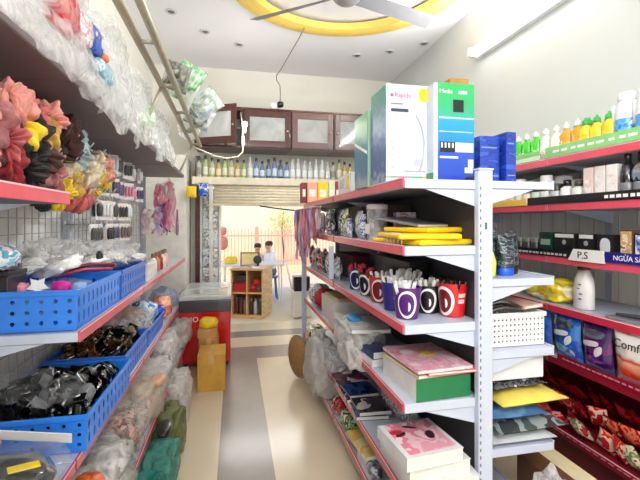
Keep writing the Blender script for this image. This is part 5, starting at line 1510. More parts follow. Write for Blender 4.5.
# pens
PN = thing('pen', 'x', 'pen')
B().lathe([(0.0045, 0), (0.0045, 0.1)], 8).done('barrel', WHITE, PN, smooth=True, auto=50)
B().lathe([(0.0052, 0.1), (0.0058, 0.105), (0.0056, 0.145), (0.004, 0.15)], 8).done('cap', WHITE, PN, smooth=True, auto=50)
b = B(); b.box(-0.0015, 0.0015, -0.0085, -0.0065, 0.112, 0.147, 0.0005, 1); b.done('clip', WHITE, PN)
rr = random.Random(9)
pen_sets = [(0.665, 1.475, 'white', 'in the purple cup', 11, 0.012), (0.672, 1.625, 'white', 'in the navy blue cup', 10, 0.012), (0.79, 1.545, 'white', 'in the small black cup', 9, 0.012), (0.862, 1.475, 'black', 'in the red cup by the post', 8, 0.012),
            (0.675, 1.80, 'white', 'in the back red cup', 6, 0.012), (0.675, 1.97, 'red', 'in the fourth cup', 6, 0.012), (0.675, 2.16, 'red', 'in the farthest blue cup', 7, 0.012), (0.855, 1.64, 'black', 'in the dim maroon cup', 6, 0.012)]
pm = {'white': WHITE, 'black': BLACK, 'red': M('red_pen', (190, 40, 46), 0.35)}
for (x, y, c, wh, n, zb) in pen_sets:
    for k in range(n):
        a = 2 * PI * k / n + rr.uniform(-.2, .2)
        tl = rr.uniform(0.12, 0.38)
        rad = rr.uniform(0.004, 0.02)
        dup(PN, '%s pen standing %s' % (c, wh), (x + rad * math.cos(a), y + rad * math.sin(a), z3 + zb), (-tl * math.sin(a), tl * math.cos(a), 0), '%s pens %s' % (c, wh), {'barrel': pm[c], 'cap': pm[c], 'clip': pm[c]}, (1.35, 1.35, 0.88))
# upright tray of white-capped pens behind the cups
t = thing('pen_tray', 'dark tray of white pens behind the purple and black cups', 'tray', (0.74, 1.70, z3))
b = B(); b.box(-0.055, 0.055, -0.04, 0.04, 0, 0.006); b.box(-0.055, 0.055, -0.04, -0.036, 0.006, 0.1); b.box(-0.055, 0.055, 0.036, 0.04, 0.006, 0.1); b.box(-0.055, -0.051, -0.036, 0.036, 0.006, 0.1); b.box(0.051, 0.055, -0.036, 0.036, 0.006, 0.1)
b.done('tray_body', BLACK, t)
for k in range(24):
    dup(PN, 'white-capped pen standing in the dark tray behind the cups', (0.70 + (k % 6) * 0.016, 1.676 + (k // 6) * 0.016, z3 + 0.007), (rr.uniform(-.15, .3), rr.uniform(-.1, .4), 0), 'white pens in the dark tray', None, (1.4, 1.4, 1.05))
kill(PN)
carton('long black carton at the back of the third tier', 0.80, 0.905, 1.75, 2.32, z3, 1.13, BLACK, False)
carton('dark wine carton on the third tier behind the farthest cups', 0.74, 0.9, 2.48, 2.9, z3, 1.1, M('wine_card', (84, 30, 40), 0.5), False)
# far bay, third and lower tiers: mixed goods
for q, (y, i, h) in enumerate([(2.52, 9, 0.15), (2.64, 4, 0.17), (2.76, 0, 0.16), (2.90, 4, 0.18), (3.02, 6, 0.15), (3.14, 4, 0.17), (3.28, 5, 0.16), (3.4, 4, 0.18)]):
    pack('%s pack at the third tier edge of the far bay, %s after cups' % (pp[i][0], ORD[q]), (0.655, y, z3), 0.1, h, 0.05, i, side, 0, 20 + q, grp='packs along the far third tier')

# --- fourth tier: books and paper piles
z4 = 0.655
book('thick_book', 'thick white book with a green fore-edge under the pink notebook', (0.758, 1.52, z4), 0.23, 0.30, 0.086, 0.06, M('white_book_cover', (226, 226, 232), 0.4), M('page_block', (232, 230, 226), 0.7), cat='book', spine='y', spm=M('green_book', (24, 120, 74), 0.35))
book('exercise_book', 'cream exercise book beneath the pink cartoon notebook', (0.755, 1.51, z4 + 0.087), 0.22, 0.28, 0.012, 0.10, M('cream_cover', (240, 222, 178), 0.4), cat='book')
book('exercise_book', 'red exercise book sticking out right under the pink notebook', (0.795, 1.485, z4 + 0.0995), 0.21, 0.27, 0.012, 0.02, M('red_book_cover', (226, 36, 48), 0.35), cat='book')
t = book('notebook', 'pink notebook with a yellow flower picture on top of the book stack', (0.755, 1.50, z4 + 0.112), 0.235, 0.30, 0.012, 0.07, MP('pink_sakura_cover', [(240, 150, 176), (250, 196, 210), (244, 170, 190), (250, 220, 226)], 14, 0.3, 0.5), cat='book')
b = B(); b.prism([(0.02 + (0.035 if k % 2 == 0 else 0.02) * math.cos(k * PI / 6), 0.02 + (0.035 if k % 2 == 0 else 0.02) * math.sin(k * PI / 6)) for k in range(12)], 0.012, 0.0128, 'xy'); b.done('yellow_flower', M('yellow_flower', (248, 210, 40), 0.4), t)
b = B(); b.prism([(-0.05 + 0.03 * math.cos(k * PI / 8), 0.06 + 0.024 * math.sin(k * PI / 8)) for k in range(16)], 0.012, 0.0126, 'xy'); b.done('white_spot', WHITE, t)
for q, (x, y, z, nm, c) in enumerate([(0.655, 1.81, 0, 'white', (230, 232, 240)), (0.66, 1.81, 0.035, 'navy', (36, 48, 104))]):
    book('exercise_book', nm + ' exercise book in the small pile left of the pink stack', (x, y, z4 + z), 0.1, 0.14, 0.034, 0.1, M('pile_cover_' + nm, c, 0.4), cat='book')
# long heap of wrapped white paper hanging over the edge
for q, (x, y, z, w, L, h, rz, c, nm) in enumerate([(0.70, 2.20, 0, 0.2, 0.30, 0.05, 0.05, (212, 210, 206), 'grey-white'), (0.70, 2.22, 0.051, 0.22, 0.32, 0.03, -0.1, (232, 232, 232), 'white'), (0.70, 2.17, 0.082, 0.2, 0.3, 0.024, 0.12, (196, 194, 190), 'grey'), (0.69, 2.05, 0.107, 0.2, 0.3, 0.018, -0.15, (224, 224, 226), 'pale')]):
    book('paper_ream', nm + ' ream in the wrapped paper pile on the fourth tier', (x, y, z4 + z), w, L, h, rz, M('ream_' + nm.replace('-', '_'), c, 0.5), cat='paper')
bag('milky film wrapped round the paper pile on the fourth tier', (0.645, 2.12, z4 + 0.06), (0.09, 0.24, 0.075), 201, MILKY, 0.2)
bag('white film bag drooping off the fourth tier edge', (0.60, 1.99, z4 - 0.01), (0.055, 0.14, 0.065), 202, MILKY, 0.22)
soft('blue_sticker_pack', 'small blue wrapped pack on the milky paper film', 'pack', (0.63, 2.08, z4 + 0.145), (0.035, 0.055, 0.018), 203, M('blue_patch', (70, 150, 210), 0.3))
carton('white carton with an open tan top on the fourth tier, far bay', 0.62, 0.87, 2.50, 2.86, z4, 0.80, M('white_card', (228, 226, 222), 0.6), False)
t = thing('card_sheet', 'tan card lying on top of the white open carton', 'card', (0.745, 2.66, 0.801), 0.06)
B().box(-0.1, 0.1, -0.15, 0.15, 0, 0.02, 0.001).done('sheet', M('tan_card', (206, 176, 132), 0.7), t)
soft('red_cloth', 'crimson folded cloth behind the white open carton', 'cloth', (0.70, 3.02, z4 + 0.07), (0.09, 0.13, 0.07), 204, M('crimson_cloth', (190, 24, 40), 0.7, var=0.2), flat=0.95)
soft('wrapped_toy', 'grey wrapped toy above the crimson cloth on the far bay', 'toy', (0.68, 3.24, z4 + 0.08), (0.08, 0.1, 0.08), 205, packm(9), flat=0.95)

# --- fifth tier: comic books, magazines
z5 = 0.341
t = book('comic_book', 'lowest white comic book in the pile by the gondola corner', (0.745, 1.47, z5), 0.27, 0.32, 0.055, -0.03, M('comic_white', (232, 232, 234), 0.4), cat='book')
t = book('comic_book', 'middle white comic book of the pile by the gondola corner', (0.72, 1.45, z5 + 0.056), 0.25, 0.26, 0.05, 0.06, M('comic_white', (232, 232, 234), 0.4), cat='book')
t = book('comic_book', 'comic book with a pink cover topping the pile by the corner', (0.69, 1.425, z5 + 0.107), 0.235, 0.235, 0.048, 0.10, M('comic_white', (232, 232, 234), 0.4), cat='book')
b = B(); b.box(-0.095, 0.1, -0.1, 0.112, 0.048, 0.0488); b.done('cover_picture', MP('pink_line_art', [(244, 170, 186), (250, 204, 212), (240, 140, 164), (252, 222, 226)], 11, 0.4, 0.4), t)
b = B()
for (cx_, cy_, r1, r2, a0) in ((-0.06, 0.03, 0.026, 0.012, 0.4), (0.05, 0.0, 0.03, 0.018, 1.2), (0.0, 0.07, 0.03, 0.008, -0.5)):
    b.prism([(cx_ + r1 * math.cos(k * PI / 6) * math.cos(a0) - r2 * math.sin(k * PI / 6) * math.sin(a0), cy_ + r1 * math.cos(k * PI / 6) * math.sin(a0) + r2 * math.sin(k * PI / 6) * math.cos(a0)) for k in range(12)], 0.0488, 0.0494, 'xy')
b.done('dark_figures', M('dark_picture_ink', (70, 34, 50), 0.4), t)
b = B(); b.prism([(-0.07 + 0.028 * math.cos(k * PI / 6), 0.05 + 0.016 * math.sin(k * PI / 6)) for k in range(12)], 0.0489, 0.0496, 'xy'); b.done('red_figure', M('red_picture_ink', (206, 40, 60), 0.4), t)
dk = [('plum', [(70, 24, 50), (120, 50, 80), (40, 20, 30), (220, 190, 200)]), ('dark blue', [(24, 28, 50), (40, 70, 150), (20, 20, 26), (70, 120, 190)]), ('charcoal', [(40, 36, 44), (80, 70, 80), (26, 24, 28), (200, 190, 196)])]
for q, (y, k) in enumerate([(1.96, 1), (2.16, 0), (2.34, 2)]):
    for l in range(2):
        nm, cs = dk[(k + l) % 3]
        book('magazine', '%s glossy magazine, %s of the %s pile past the comic books' % (nm, ['under', 'top'][l], ORD[q]), (0.675 + 0.01 * l, y, z5 + l * 0.022), 0.17, 0.17, 0.021, 0.1 * (q - 1) + 0.06 * l, MP('cover_' + nm.replace(' ', '_'), cs, 12, 0.25, 0.6), cat='magazine', grp='glossy magazines on the fifth tier')
soft('grey_wrapped_pack', 'grey wrapped pack at the back of the fifth tier behind the magazines', 'pack', (0.83, 1.95, z5 + 0.05), (0.06, 0.16, 0.05), 211, packm(9), flat=0.95)
bag('big white plastic bag hanging out of the lower gondola tiers', (0.60, 2.78, 0.30), (0.10, 0.2, 0.20), 212, MF('white_bag_film', (238, 238, 234), 0.75, 1.0, 0.3), 0.2, knot=True)
bag('small grey-white bag above the big white plastic bag', (0.64, 2.55, 0.42), (0.07, 0.12, 0.07), 213, CLEAR)

# --- base tier
z6 = 0.121
for q, (y, nm, cs, h) in enumerate([(1.62, 'silver', (180, 184, 190), 0.05), (1.88, 'white', (226, 228, 232), 0.05), (2.04, 'blue-grey', (150, 164, 184), 0.045)]):
    book('exercise_book', nm + ' exercise books on the base tier of the gondola', (0.70, y, z6), 0.17, 0.15, h, 0.12, M('base_' + nm.replace('-', '_'), cs, 0.4), cat='book')
book('exercise_book', 'yellow book on the white books of the base tier', (0.68, 1.96, z6 + 0.052), 0.16, 0.26, 0.022, 0.1, MP('yellow_cover_art', [(240, 208, 110), (246, 220, 140), (236, 196, 96), (250, 236, 180)], 8, 0.35, 0.4), cat='book')
soft('leafy_pack', 'green and white pack on the base tier behind the yellow book', 'pack', (0.67, 2.24, z6 + 0.045), (0.07, 0.09, 0.045), 221, packm(8), flat=0.95)
soft('red_pack', 'dull red pack on the base tier beside the big white bag', 'pack', (0.655, 2.34 + 0.1, z6 + 0.045), (0.055, 0.07, 0.045), 222, packm(6), flat=0.95)
soft('wire_coil', 'dark coiled cable on the base tier in front of the silver books', 'cable', (0.645, 1.80, z6 + 0.03), (0.03, 0.06, 0.028), 223, MP('dark_coil', [(60, 62, 66), (120, 124, 130), (200, 204, 210)], 40), flat=0.95)

# --- far bay low goods by the aisle
t = thing('cork_board', 'brown oval cork board leaning on the far gondola corner', 'board', (0.535, 3.34, 0.0), (0, -0.08, 0.75))
B().lathe([(0.10, -0.011), (0.104, 0), (0.10, 0.011)], 28, mtx=RT(0, 0, 0.19, 0, PI / 2, 0) @ Matrix.Diagonal((1.68, 1, 1, 1))).done('cork', M('cork', (176, 136, 84), 0.85, var=0.15, scale=80), t, smooth=True)
B().lathe([(0.104, -0.006), (0.111, -0.004), (0.111, 0.004), (0.104, 0.006)], 28, mtx=RT(0, 0, 0.19, 0, PI / 2, 0) @ Matrix.Diagonal((1.68, 1, 1, 1))).done('rim', M('grey_board_rim', (150, 140, 130), 0.5), t, smooth=True)
soft('lime_pack', 'lime green leafy pack by the far corner pole', 'pack', (0.63, 3.1, 0.42), (0.07, 0.10, 0.075), 231, packm(1), flat=0.95)
soft('blue_pack', 'dark blue wrapped pack under the lime pack', 'pack', (0.66, 3.12, 0.19), (0.08, 0.10, 0.07), 232, MP('dark_blue_wrap', [(30, 40, 80), (60, 80, 140), (24, 28, 50), (190, 200, 220)], 18, 0.3, 0.5), flat=0.95)
soft('slate_pack', 'slate pack on the fifth tier beside the corner pole', 'pack', (0.66, 3.34, 0.40), (0.07, 0.09, 0.06), 233, packm(9), flat=0.95)
soft('brown_pack', 'brown wrapped pack on the base tier at the far corner', 'pack', (0.68, 3.36, 0.18), (0.07, 0.1, 0.058), 234, packm(7), flat=0.95)
# ribbons on the far end hook rail
t = thing('ribbon_rail', 'chrome rail carrying ribbons at the far gondola corner', 'rail', (0.53, 3.0, 1.425))
B().tube([(0.04, -0.35, 0), (0.02, -0.1, 0), (0, 0.0, 0), (0, 0.55, 0)], 0.006, 8).done('bar', CHROME, t, smooth=True)
for y in (0.0, 0.53):
    B().tube([(0, y, 0), (0.085, y, 0.02)], 0.005, 8).done('arm', CHROME, t, smooth=True)
far_r = [(3.5, 3, 0.30), (3.42, 0, 0.42), (3.33, 4, 0.30), (3.26, 2, 0.44), (3.18, 0, 0.36), (3.10, 3, 0.40), (3.03, 1, 0.34), (2.94, 0, 0.36), (2.87, 3, 0.22), (2.80, 1, 0.26), (2.72, 2, 0.2)]
for q, (y, c, L) in enumerate(far_r):
    ribbon('%s ribbon on the far gondola corner rail, %s from the entrance end' % (pk[c][0].replace('_', ' '), ORD[q]), 0.53 + max(0, 3.0 - y) * 0.13, y, 1.42, L, pk[c], 0.03, q + 3, loops=False, sway=0.35)

# --- right-hand side of the gondola
t = thing('shampoo_tube', 'dark tube with a bright blue cap standing beside the post', 'tube', (1.095, 1.46, 1.101), 0.1)
def tube_bottle(t_, body, cap, h=0.155, w=0.036, capd=True):
    B().lathe([(w * 0.9, 0.0), (w * 0.95, 0.004), (w * 0.95, 0.03), (w * 0.8, 0.034)], 18, sy=0.8).done('cap', cap, t_, smooth=True, auto=50)
    b_ = B()
    def fn(u, v):
        a_ = 2 * PI * u
        k_ = 1 - v ** 2
        return Vector((w * (1 + 0.12 * v) * math.cos(a_), w * (0.8 * k_ + 0.08) * math.sin(a_), 0.034 + (h - 0.034) * v))
    b_.sheet(fn, 20, 8, True)
    b_.done('tube_body', body, t_, smooth=True)
m_tb = MP('dark_tube_print', [(26, 34, 40), (40, 52, 60), (20, 24, 28), (120, 140, 150), (30, 40, 46)], 30, 0.3, 0.5, (1, 1, 3))
tube_bottle(t, m_tb, M('bright_blue_cap', (30, 96, 220), 0.35), 0.165, 0.037)
for q, (x, y, lb) in enumerate([(1.045, 1.50, 'dark tube left of the blue-capped tube beside the post'), (1.15, 1.50, 'dark tube right of the blue-capped tube'), (1.06, 1.58, 'dark tube behind the blue-capped tube near the post'), (1.12, 1.57, 'dark tube behind and right of the blue-capped tube')]):
    t = thing('shampoo_tube', lb, 'tube', (x, y, 1.101), 0.3 * q)
    tube_bottle(t, m_tb, BLACK, 0.19 - 0.01 * (q % 2), 0.035)
t = thing('lotion_bottle', 'yellow-green bottle tight against the white post', 'bottle', (1.0, 1.43, 1.101))
B().lathe([(0.018, 0), (0.024, 0.006), (0.026, 0.06), (0.014, 0.1), (0.01, 0.11)], 16).done('body', M('yellow_green_plastic', (222, 234, 110), 0.3), t, smooth=True)
B().lathe([(0.012, 0.11), (0.012, 0.135), (0.008, 0.14)], 12).done('cap', WHITE, t, smooth=True)
soft('dark_pack', 'black wrapped pack on the gondola right side behind the tubes', 'pack', (1.08, 1.72, 1.16), (0.09, 0.09, 0.06), 241, packm(4), flat=0.95)
basket('white perforated basket of magazines on the gondola right side', 0.975, 1.228, 1.40, 1.70, 0.823, 0.135, WHB, 'white perforated baskets', 14, 12, 5, 0.5, False)
def curled(label, c, w, L, mat, rz, k1, k2):
    t_ = thing('magazine', label, 'magazine', c, rz)
    for nm_, dz, mt in (('cover', 0.007, mat), ('pages', 0.0, PAPER)):
        b_ = B()
        b_.sheet(lambda u, v: Vector(((u - 0.5) * w, (v - 0.5) * L, dz + k1 * math.sin(PI * u) ** 1.5 + k2 * (u - 0.5) ** 2)), 14, 4)
        bmesh.ops.solidify(b_.bm, geom=b_.bm.faces[:], thickness=0.005)
        b_.done(nm_, mt, t_, smooth=True, auto=50)
    return t_
curled('silver magazine bowed over the front of the white basket', (1.06, 1.50, 0.975), 0.19, 0.24, MP('silver_black_cover', [(180, 182, 186), (60, 60, 64), (220, 222, 226), (110, 112, 116)], 9, 0.2, 0.6, (1, 3, 1)), -0.25, 0.03, 0.0)
curled('black and silver magazine under the bowed one on the white basket', (1.07, 1.53, 0.960), 0.19, 0.26, MP('dark_silver_cover', [(40, 40, 44), (130, 132, 136), (70, 70, 76), (206, 206, 210)], 9, 0.2, 0.6, (1, 3, 1)), -0.1, 0.018, 0.0)
book('magazine', 'peach magazine across the right of the white basket', (1.15, 1.52, 0.975), 0.13, 0.24, 0.012, 0.25, M('peach_cover', (244, 200, 176), 0.4), rx=0.03)
carton('flat white carton on the envelope pile below the white basket', 0.98, 1.225, 1.40, 1.7, 0.692, 0.786, M('pale_carton', (226, 230, 236), 0.5), False)
def flat_pack(label, c, w, L, h, mat, rz=0.0, seed=0, name='padded_envelope', cat='envelope'):
    b_ = B(); b_.pouch(w, L, h, seed, 16, 18, fin=0.03, wr=0.3)
    return tag(b_.done(name, mat, smooth=True, loc=c, rot=Euler((-PI / 2, 0, rz))), label, cat)
flat_pack('dark grey sachet tucked above the yellow envelope', (1.11, 1.385, 0.668), 0.26, 0.26, 0.045, packm(4), 0.08, 6, 'sachet', 'sachet')
flat_pack('yellow padded envelope poking out beside the post', (1.15, 1.345, 0.617), 0.31, 0.28, 0.06, M('soft_yellow_film', (240, 218, 100), 0.35, var=0.06), 0.06, 1)
flat_pack('blue padded pack under the yellow envelope', (1.09, 1.36, 0.563), 0.26, 0.28, 0.062, MP('denim_blue', [(62, 106, 166), (90, 136, 190), (76, 120, 178)], 10, 0.4, 0.3), 0.0, 2)
flat_pack('grey-green glossy pack under the blue padded pack', (1.15, 1.35, 0.511), 0.32, 0.28, 0.055, MP('grey_green_film', [(80, 90, 88), (150, 160, 160), (60, 66, 66), (206, 212, 214)], 9, 0.2, 0.6), 0.06, 3)
flat_pack('white padded pack at the bottom of the envelope pile', (1.11, 1.36, 0.466), 0.29, 0.28, 0.035, M('white_film_pack', (224, 228, 232), 0.3), 0.0, 4)
# board box and bag on the base tier
t = thing('striped_carton', 'cream and brown striped carton low beside the gondola post', 'box', (1.335, 1.33, 0.0), 0.0)
B().box(-0.09, 0.09, -0.25, 0.25, 0, 0.285, 0.003).done('carton', M('cream_carton', (240, 226, 184), 0.5), t)
B().box(-0.0905, 0.0, -0.2506, 0.2506, 0.0, 0.2858, 0.001).done('brown_panel', M('brown_panel', (104, 68, 44), 0.5), t)
bag('clear crumpled bag beside the striped carton at the frame bottom', (1.12, 1.25, 0.19), (0.085, 0.07, 0.21), 261, CLEAR)
# ---------------------------------------------------------------- shelf along the right wall
RX, RBK = 1.6, 2.0
RT_ = [1.645, 1.41, 1.142, 0.892, 0.63, 0.28]
m_peg = MP('grey_peg_panel', [(246, 243, 238), (250, 247, 242), (242, 239, 233)], 5, 0.6, 0.0, (1, 3, 0.3), sharp=False)
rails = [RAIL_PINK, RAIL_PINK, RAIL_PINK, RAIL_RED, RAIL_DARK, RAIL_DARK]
lab = ['closest right wall shelf bay by the fabric softener packs', 'second right wall shelf bay holding the green bottles', 'far right wall shelf bay mostly behind the gondola']
for k, (y0, y1) in enumerate(((0.85, 1.795), (1.80, 2.745), (2.75, 3.7))):
    t = thing('stock_shelf_bay', lab[k], 'shelf', group='wall shelf bays on the right')
    b = B(); b.box(RBK + 0.002, RBK + 0.04, y0, y0 + 0.04, 0, 1.9, 0.002, 1); b.done('upright', WHITE_METAL, t)
    b = B(); b.box(RBK, RBK + 0.012, y0 + 0.04, y1, 0.0, 1.66)
    b.done('back_panel', m_peg, t)
    b = B()
    for i in range(9):
        yy = y0 + 0.1 + i * 0.1
        b.box(RBK - 0.003, RBK, yy, yy + 0.004, 0.2, 1.64)
    b.done('panel_ribs', M('panel_rib', (206, 202, 194), 0.6), t)
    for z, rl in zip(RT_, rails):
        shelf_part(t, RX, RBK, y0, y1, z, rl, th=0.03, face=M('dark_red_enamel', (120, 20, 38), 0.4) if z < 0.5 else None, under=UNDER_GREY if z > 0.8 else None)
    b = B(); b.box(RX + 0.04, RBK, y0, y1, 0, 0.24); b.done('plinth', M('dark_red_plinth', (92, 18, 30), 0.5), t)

def strip(label, y0, y1, z0, z1, mat, x=RX - 0.014, th=0.003, name='price_strip', skew=0.0):
    t_ = thing(name, label, 'sign', (x, y0, z0))
    B().prism([(0, 0), (y1 - y0, 0), (y1 - y0 - skew, z1 - z0), (skew * 0.3, z1 - z0)], 0, th, 'yz').done('strip', mat, t_)
    return t_
def marks(parent, L, z0, z1, mat, n, seed, x=-0.0006):
    rr_ = random.Random(seed)
    b_ = B()
    y = 0.01
    for k_ in range(n):
        w = L / n * rr_.uniform(0.55, 0.85)
        b_.box(x, x + 0.0008, y, y + w, z0, z1)
        y += L / n
    b_.done('small_print', mat, parent)
GREENS = M('green_strip', (140, 206, 130), 0.4)
t = strip('pale green strip along the top shelf under the green bottles', 1.84, 2.5, 1.652, 1.70, MG('green_white_strip', [(0.0, (214, 238, 210)), (0.45, (206, 234, 200)), (0.5, (120, 200, 110)), (1.0, (140, 210, 130))], 0, 0.048, 0.02))
t = strip('green strip with white print under the orange and blue bottles', 0.95, 1.80, 1.652, 1.705, GREENS)
marks(t, 0.8, 0.02, 0.032, WHITE, 16, 1)
t = strip('black banner strip with white print on the second shelf', 1.10, 1.93, 1.412, 1.452, BLACK)
marks(t, 0.36, 0.012, 0.026, WHITE, 12, 2); 
t = strip('yellow strip end of the second shelf banner', 1.94, 2.3, 1.412, 1.448, M('yellow_strip', (246, 204, 90), 0.4))
t = strip('black strip with white print under the black gift boxes', 1.655, 2.3, 1.144, 1.178, BLACK)
marks(t, 0.52, 0.008, 0.018, M('strip_print', (206, 206, 206), 0.4), 20, 3)
t = strip('white P.S sign between the black strip and the blue banner', 1.452, 1.65, 1.136, 1.192, WHITE, RX - 0.018, skew=0.03)
text('P.S', 0.046, M('ink_navy', (24, 24, 34), 0.4), t, (-0.0006, 0.145, 0.014), (PI / 2, 0, -PI / 2), xs=1.1)
t = strip('dark blue toothpaste banner with white lettering', 0.98, 1.455, 1.144, 1.19, M('navy_banner', (30, 34, 130), 0.4), RX - 0.016)
text('NG\u1eeaA S\u00c2U R\u0102NG', 0.030, WHITE, t, (-0.0006, 0.435, 0.013), (PI / 2, 0, -PI / 2), xs=1.0)
t = strip('dark red strip with faint print under the fabric softener packs', 0.95, 1.72, 0.632, 0.66, M('wine_strip', (130, 16, 40), 0.35))
marks(t, 0.74, 0.009, 0.016, M('faint_pink_print', (222, 130, 150), 0.4), 26, 4)
t = strip('dark red strip with faint print on the lowest shelf rail', 0.95, 1.9, 0.27, 0.283, M('wine_strip', (130, 16, 40), 0.35), RX - 0.018)
marks(t, 0.9, 0.004, 0.009, M('faint_pink_print', (222, 130, 150), 0.4), 24, 5)

# bottle prototypes
DS = thing('dish_soap_bottle', 'x', 'bottle')
B().lathe([(0.022, 0), (0.030, 0.006), (0.031, 0.08), (0.026, 0.12), (0.029, 0.145), (0.014, 0.175), (0.011, 0.185)], 18, sx=0.8, sy=1.15).done('body', WHITE, DS, smooth=True)
B().lathe([(0.0315, 0.02), (0.032, 0.022), (0.032, 0.088), (0.0315, 0.09)], 18, sx=0.8, sy=1.15).done('paper_label', WHITE, DS, smooth=True)
B().lathe([(0.013, 0.185), (0.014, 0.19), (0.013, 0.212), (0.006, 0.218), (0.005, 0.23)], 12).done('cap', WHITE, DS, smooth=True)
def bottles(lst, group):
    for (lb, y, x, z, body, label_, cap, s) in lst:
        dup(DS, lb, (x, y, z), PI / 2 * 0, group, {'body': body, 'paper_label': label_, 'cap': cap}, s)
GRN = M('green_soap', (60, 206, 40), 0.12, coat=0.6, var=0.1); GRL = MP('green_label', [(120, 226, 90), (236, 246, 226), (60, 190, 50), (30, 150, 60)], 40)
CLR = M('clear_soap', (226, 230, 226), 0.12, coat=0.6); CLL = MP('clear_label', [(236, 238, 236), (190, 200, 196), (246, 246, 246), (220, 190, 160)], 40)
ORG = M('orange_soap', (250, 164, 30), 0.12, coat=0.6, var=0.1); ORL = MP('orange_label', [(255, 190, 60), (250, 140, 20), (252, 220, 130), (240, 246, 220)], 40)
YEL = M('yellow_soap', (250, 214, 30), 0.12, coat=0.6, var=0.1); YLL = MP('yellow_label', [(252, 226, 60), (250, 180, 30), (254, 240, 160), (120, 190, 60)], 40)
GCAP = M('green_cap', (50, 170, 70), 0.35)
z1 = 1.646
def W(k_):
    return (1.15 * k_, 1.15 * k_, 0.80 * k_)
lst = []
for k in range(7):
    lst.append(('green dish soap bottle, %s in the front row from the orange ones' % ORD[k], 1.945 + k * 0.072, 1.655, z1, GRN, GRL, CLR, W(1.0)))
    lst.append(('green dish soap bottle, %s in the back row from the orange ones' % ORD[k], 1.97 + k * 0.072, 1.74, z1, GRN, GRL, CLR, W(1.05)))
for k in range(2):
    lst.append(('clear dish soap bottle in front, %s from the orange ones' % ORD[k], 1.80 + k * 0.072, 1.655, z1, CLR, CLL, WHITE, W(1.0)))
    lst.append(('clear dish soap bottle at the back, %s from the orange ones' % ORD[k], 1.82 + k * 0.072, 1.74, z1, CLR, CLL, WHITE, W(1.05)))
for k in range(2):
    lst.append(('orange dish soap bottle in front, %s from the yellow ones' % ORD[k], 1.665 + k * 0.07, 1.655, z1, ORG, ORL, CLR, W(1.0)))
    lst.append(('orange dish soap bottle at the back, %s from the yellow ones' % ORD[k], 1.685 + k * 0.07, 1.74, z1, ORG, ORL, GCAP, W(1.08)))
for k in range(3):
    lst.append(('yellow dish soap bottle with green cap in front, %s from the jugs' % ORD[k], 1.495 + k * 0.062, 1.652, z1, YEL, YLL, GCAP, W(0.95)))
    lst.append(('yellow dish soap bottle with green cap behind, %s from the jugs' % ORD[k], 1.51 + k * 0.062, 1.735, z1, YEL, YLL, GCAP, W(1.05)))
bottles(lst, 'dish soap bottles on the top right shelf')
for q, (y, lb) in enumerate([(1.425, 'white jug with a blue band, next to the yellow bottles'), (1.33, 'white jug with a blue band, cut by the frame edge'), (1.185, 'white jug with a blue band outside the yellow bottles row')][:2]):
    t = thing('cleaner_jug', lb, 'jug', (1.67, y, z1))
    B().lathe([(0.03, 0), (0.043, 0.008), (0.044, 0.15), (0.036, 0.19), (0.03, 0.2)], 24).done('body', M('jug_white', (232, 234, 242), 0.35), t, smooth=True)
    B().lathe([(0.0446, 0.05), (0.0452, 0.055), (0.0452, 0.115), (0.0446, 0.12)], 24).done('band', MP('blue_band', [(60, 150, 226), (90, 180, 236), (40, 120, 210), (210, 230, 244)], 22), t, smooth=True)
    B().lathe([(0.032, 0.2), (0.034, 0.203), (0.034, 0.23), (0.028, 0.236)], 20).done('cap', WHITE, t, smooth=True)
    B().lathe([(0.007, 0), (0.008, 0.08), (0.007, 0.1)], 10, (-0.02, 0.045, 0.09)).done('grip', WHITE, t, smooth=True)

# second shelf: small jars, white bottles, black bottles
z2r = 1.411
JR = thing('cream_jar', 'x', 'jar')
B().lathe([(0.026, 0), (0.03, 0.004), (0.03, 0.045), (0.028, 0.048)], 18).done('pot', WHITE, JR, smooth=True, auto=50)
B().lathe([(0.031, 0.048), (0.031, 0.07), (0.028, 0.073)], 18).done('lid', WHITE, JR, smooth=True, auto=50)
jc = [('white', (238, 238, 236), (232, 232, 230)), ('cream', (236, 228, 206), (90, 92, 80)), ('beige', (226, 206, 180), (238, 238, 236)), ('mint', (206, 222, 206), (70, 90, 76)), ('grey', (206, 208, 210), (40, 42, 44))]
seqj = [4, 0, 3, 1, 0, 1, 3, 2, 0, 2, 1]
for k in range(11):
    nm, c1, c2 = jc[seqj[k]]
    dup(JR, '%s cream jar on the second right shelf, %s from the white lotion bottles' % (nm, ORD[k]), (1.655, 1.80 + k * 0.068, z2r), 0, 'cream jars on the second right shelf', {'pot': M('pot_' + nm, c1, 0.35), 'lid': M('potlid_' + nm, c2, 0.35)}, (1, 1, 1.5 + 0.7 * ((k * 5) % 3) / 2))
kill(JR)
for k in range(8):
    nm, c = [('ivory', (240, 236, 222)), ('snow white', (244, 244, 244)), ('pale pink', (242, 222, 220)), ('pale grey', (222, 224, 226))][k % 4]
    t = thing('cream_carton', '%s carton standing behind the cream jars, %s from the tall cartons' % (nm, ORD[k]), 'box', (1.76, 1.78 + k * 0.085, z2r), group='cartons behind the cream jars')
    B().box(-0.025, 0.025, -0.032, 0.032, 0, 0.13 + 0.015 * ((k * 5) % 3), 0.002).done('carton', M('ccarton_' + nm.replace(' ', '_'), c, 0.45), t)
    B().box(-0.0258, -0.025, -0.02, 0.02, 0.03, 0.08).done('printed_panel', M('ccarton_print_' + str(k % 3), [(190, 196, 190), (206, 190, 170), (150, 156, 160)][k % 3], 0.5), t)
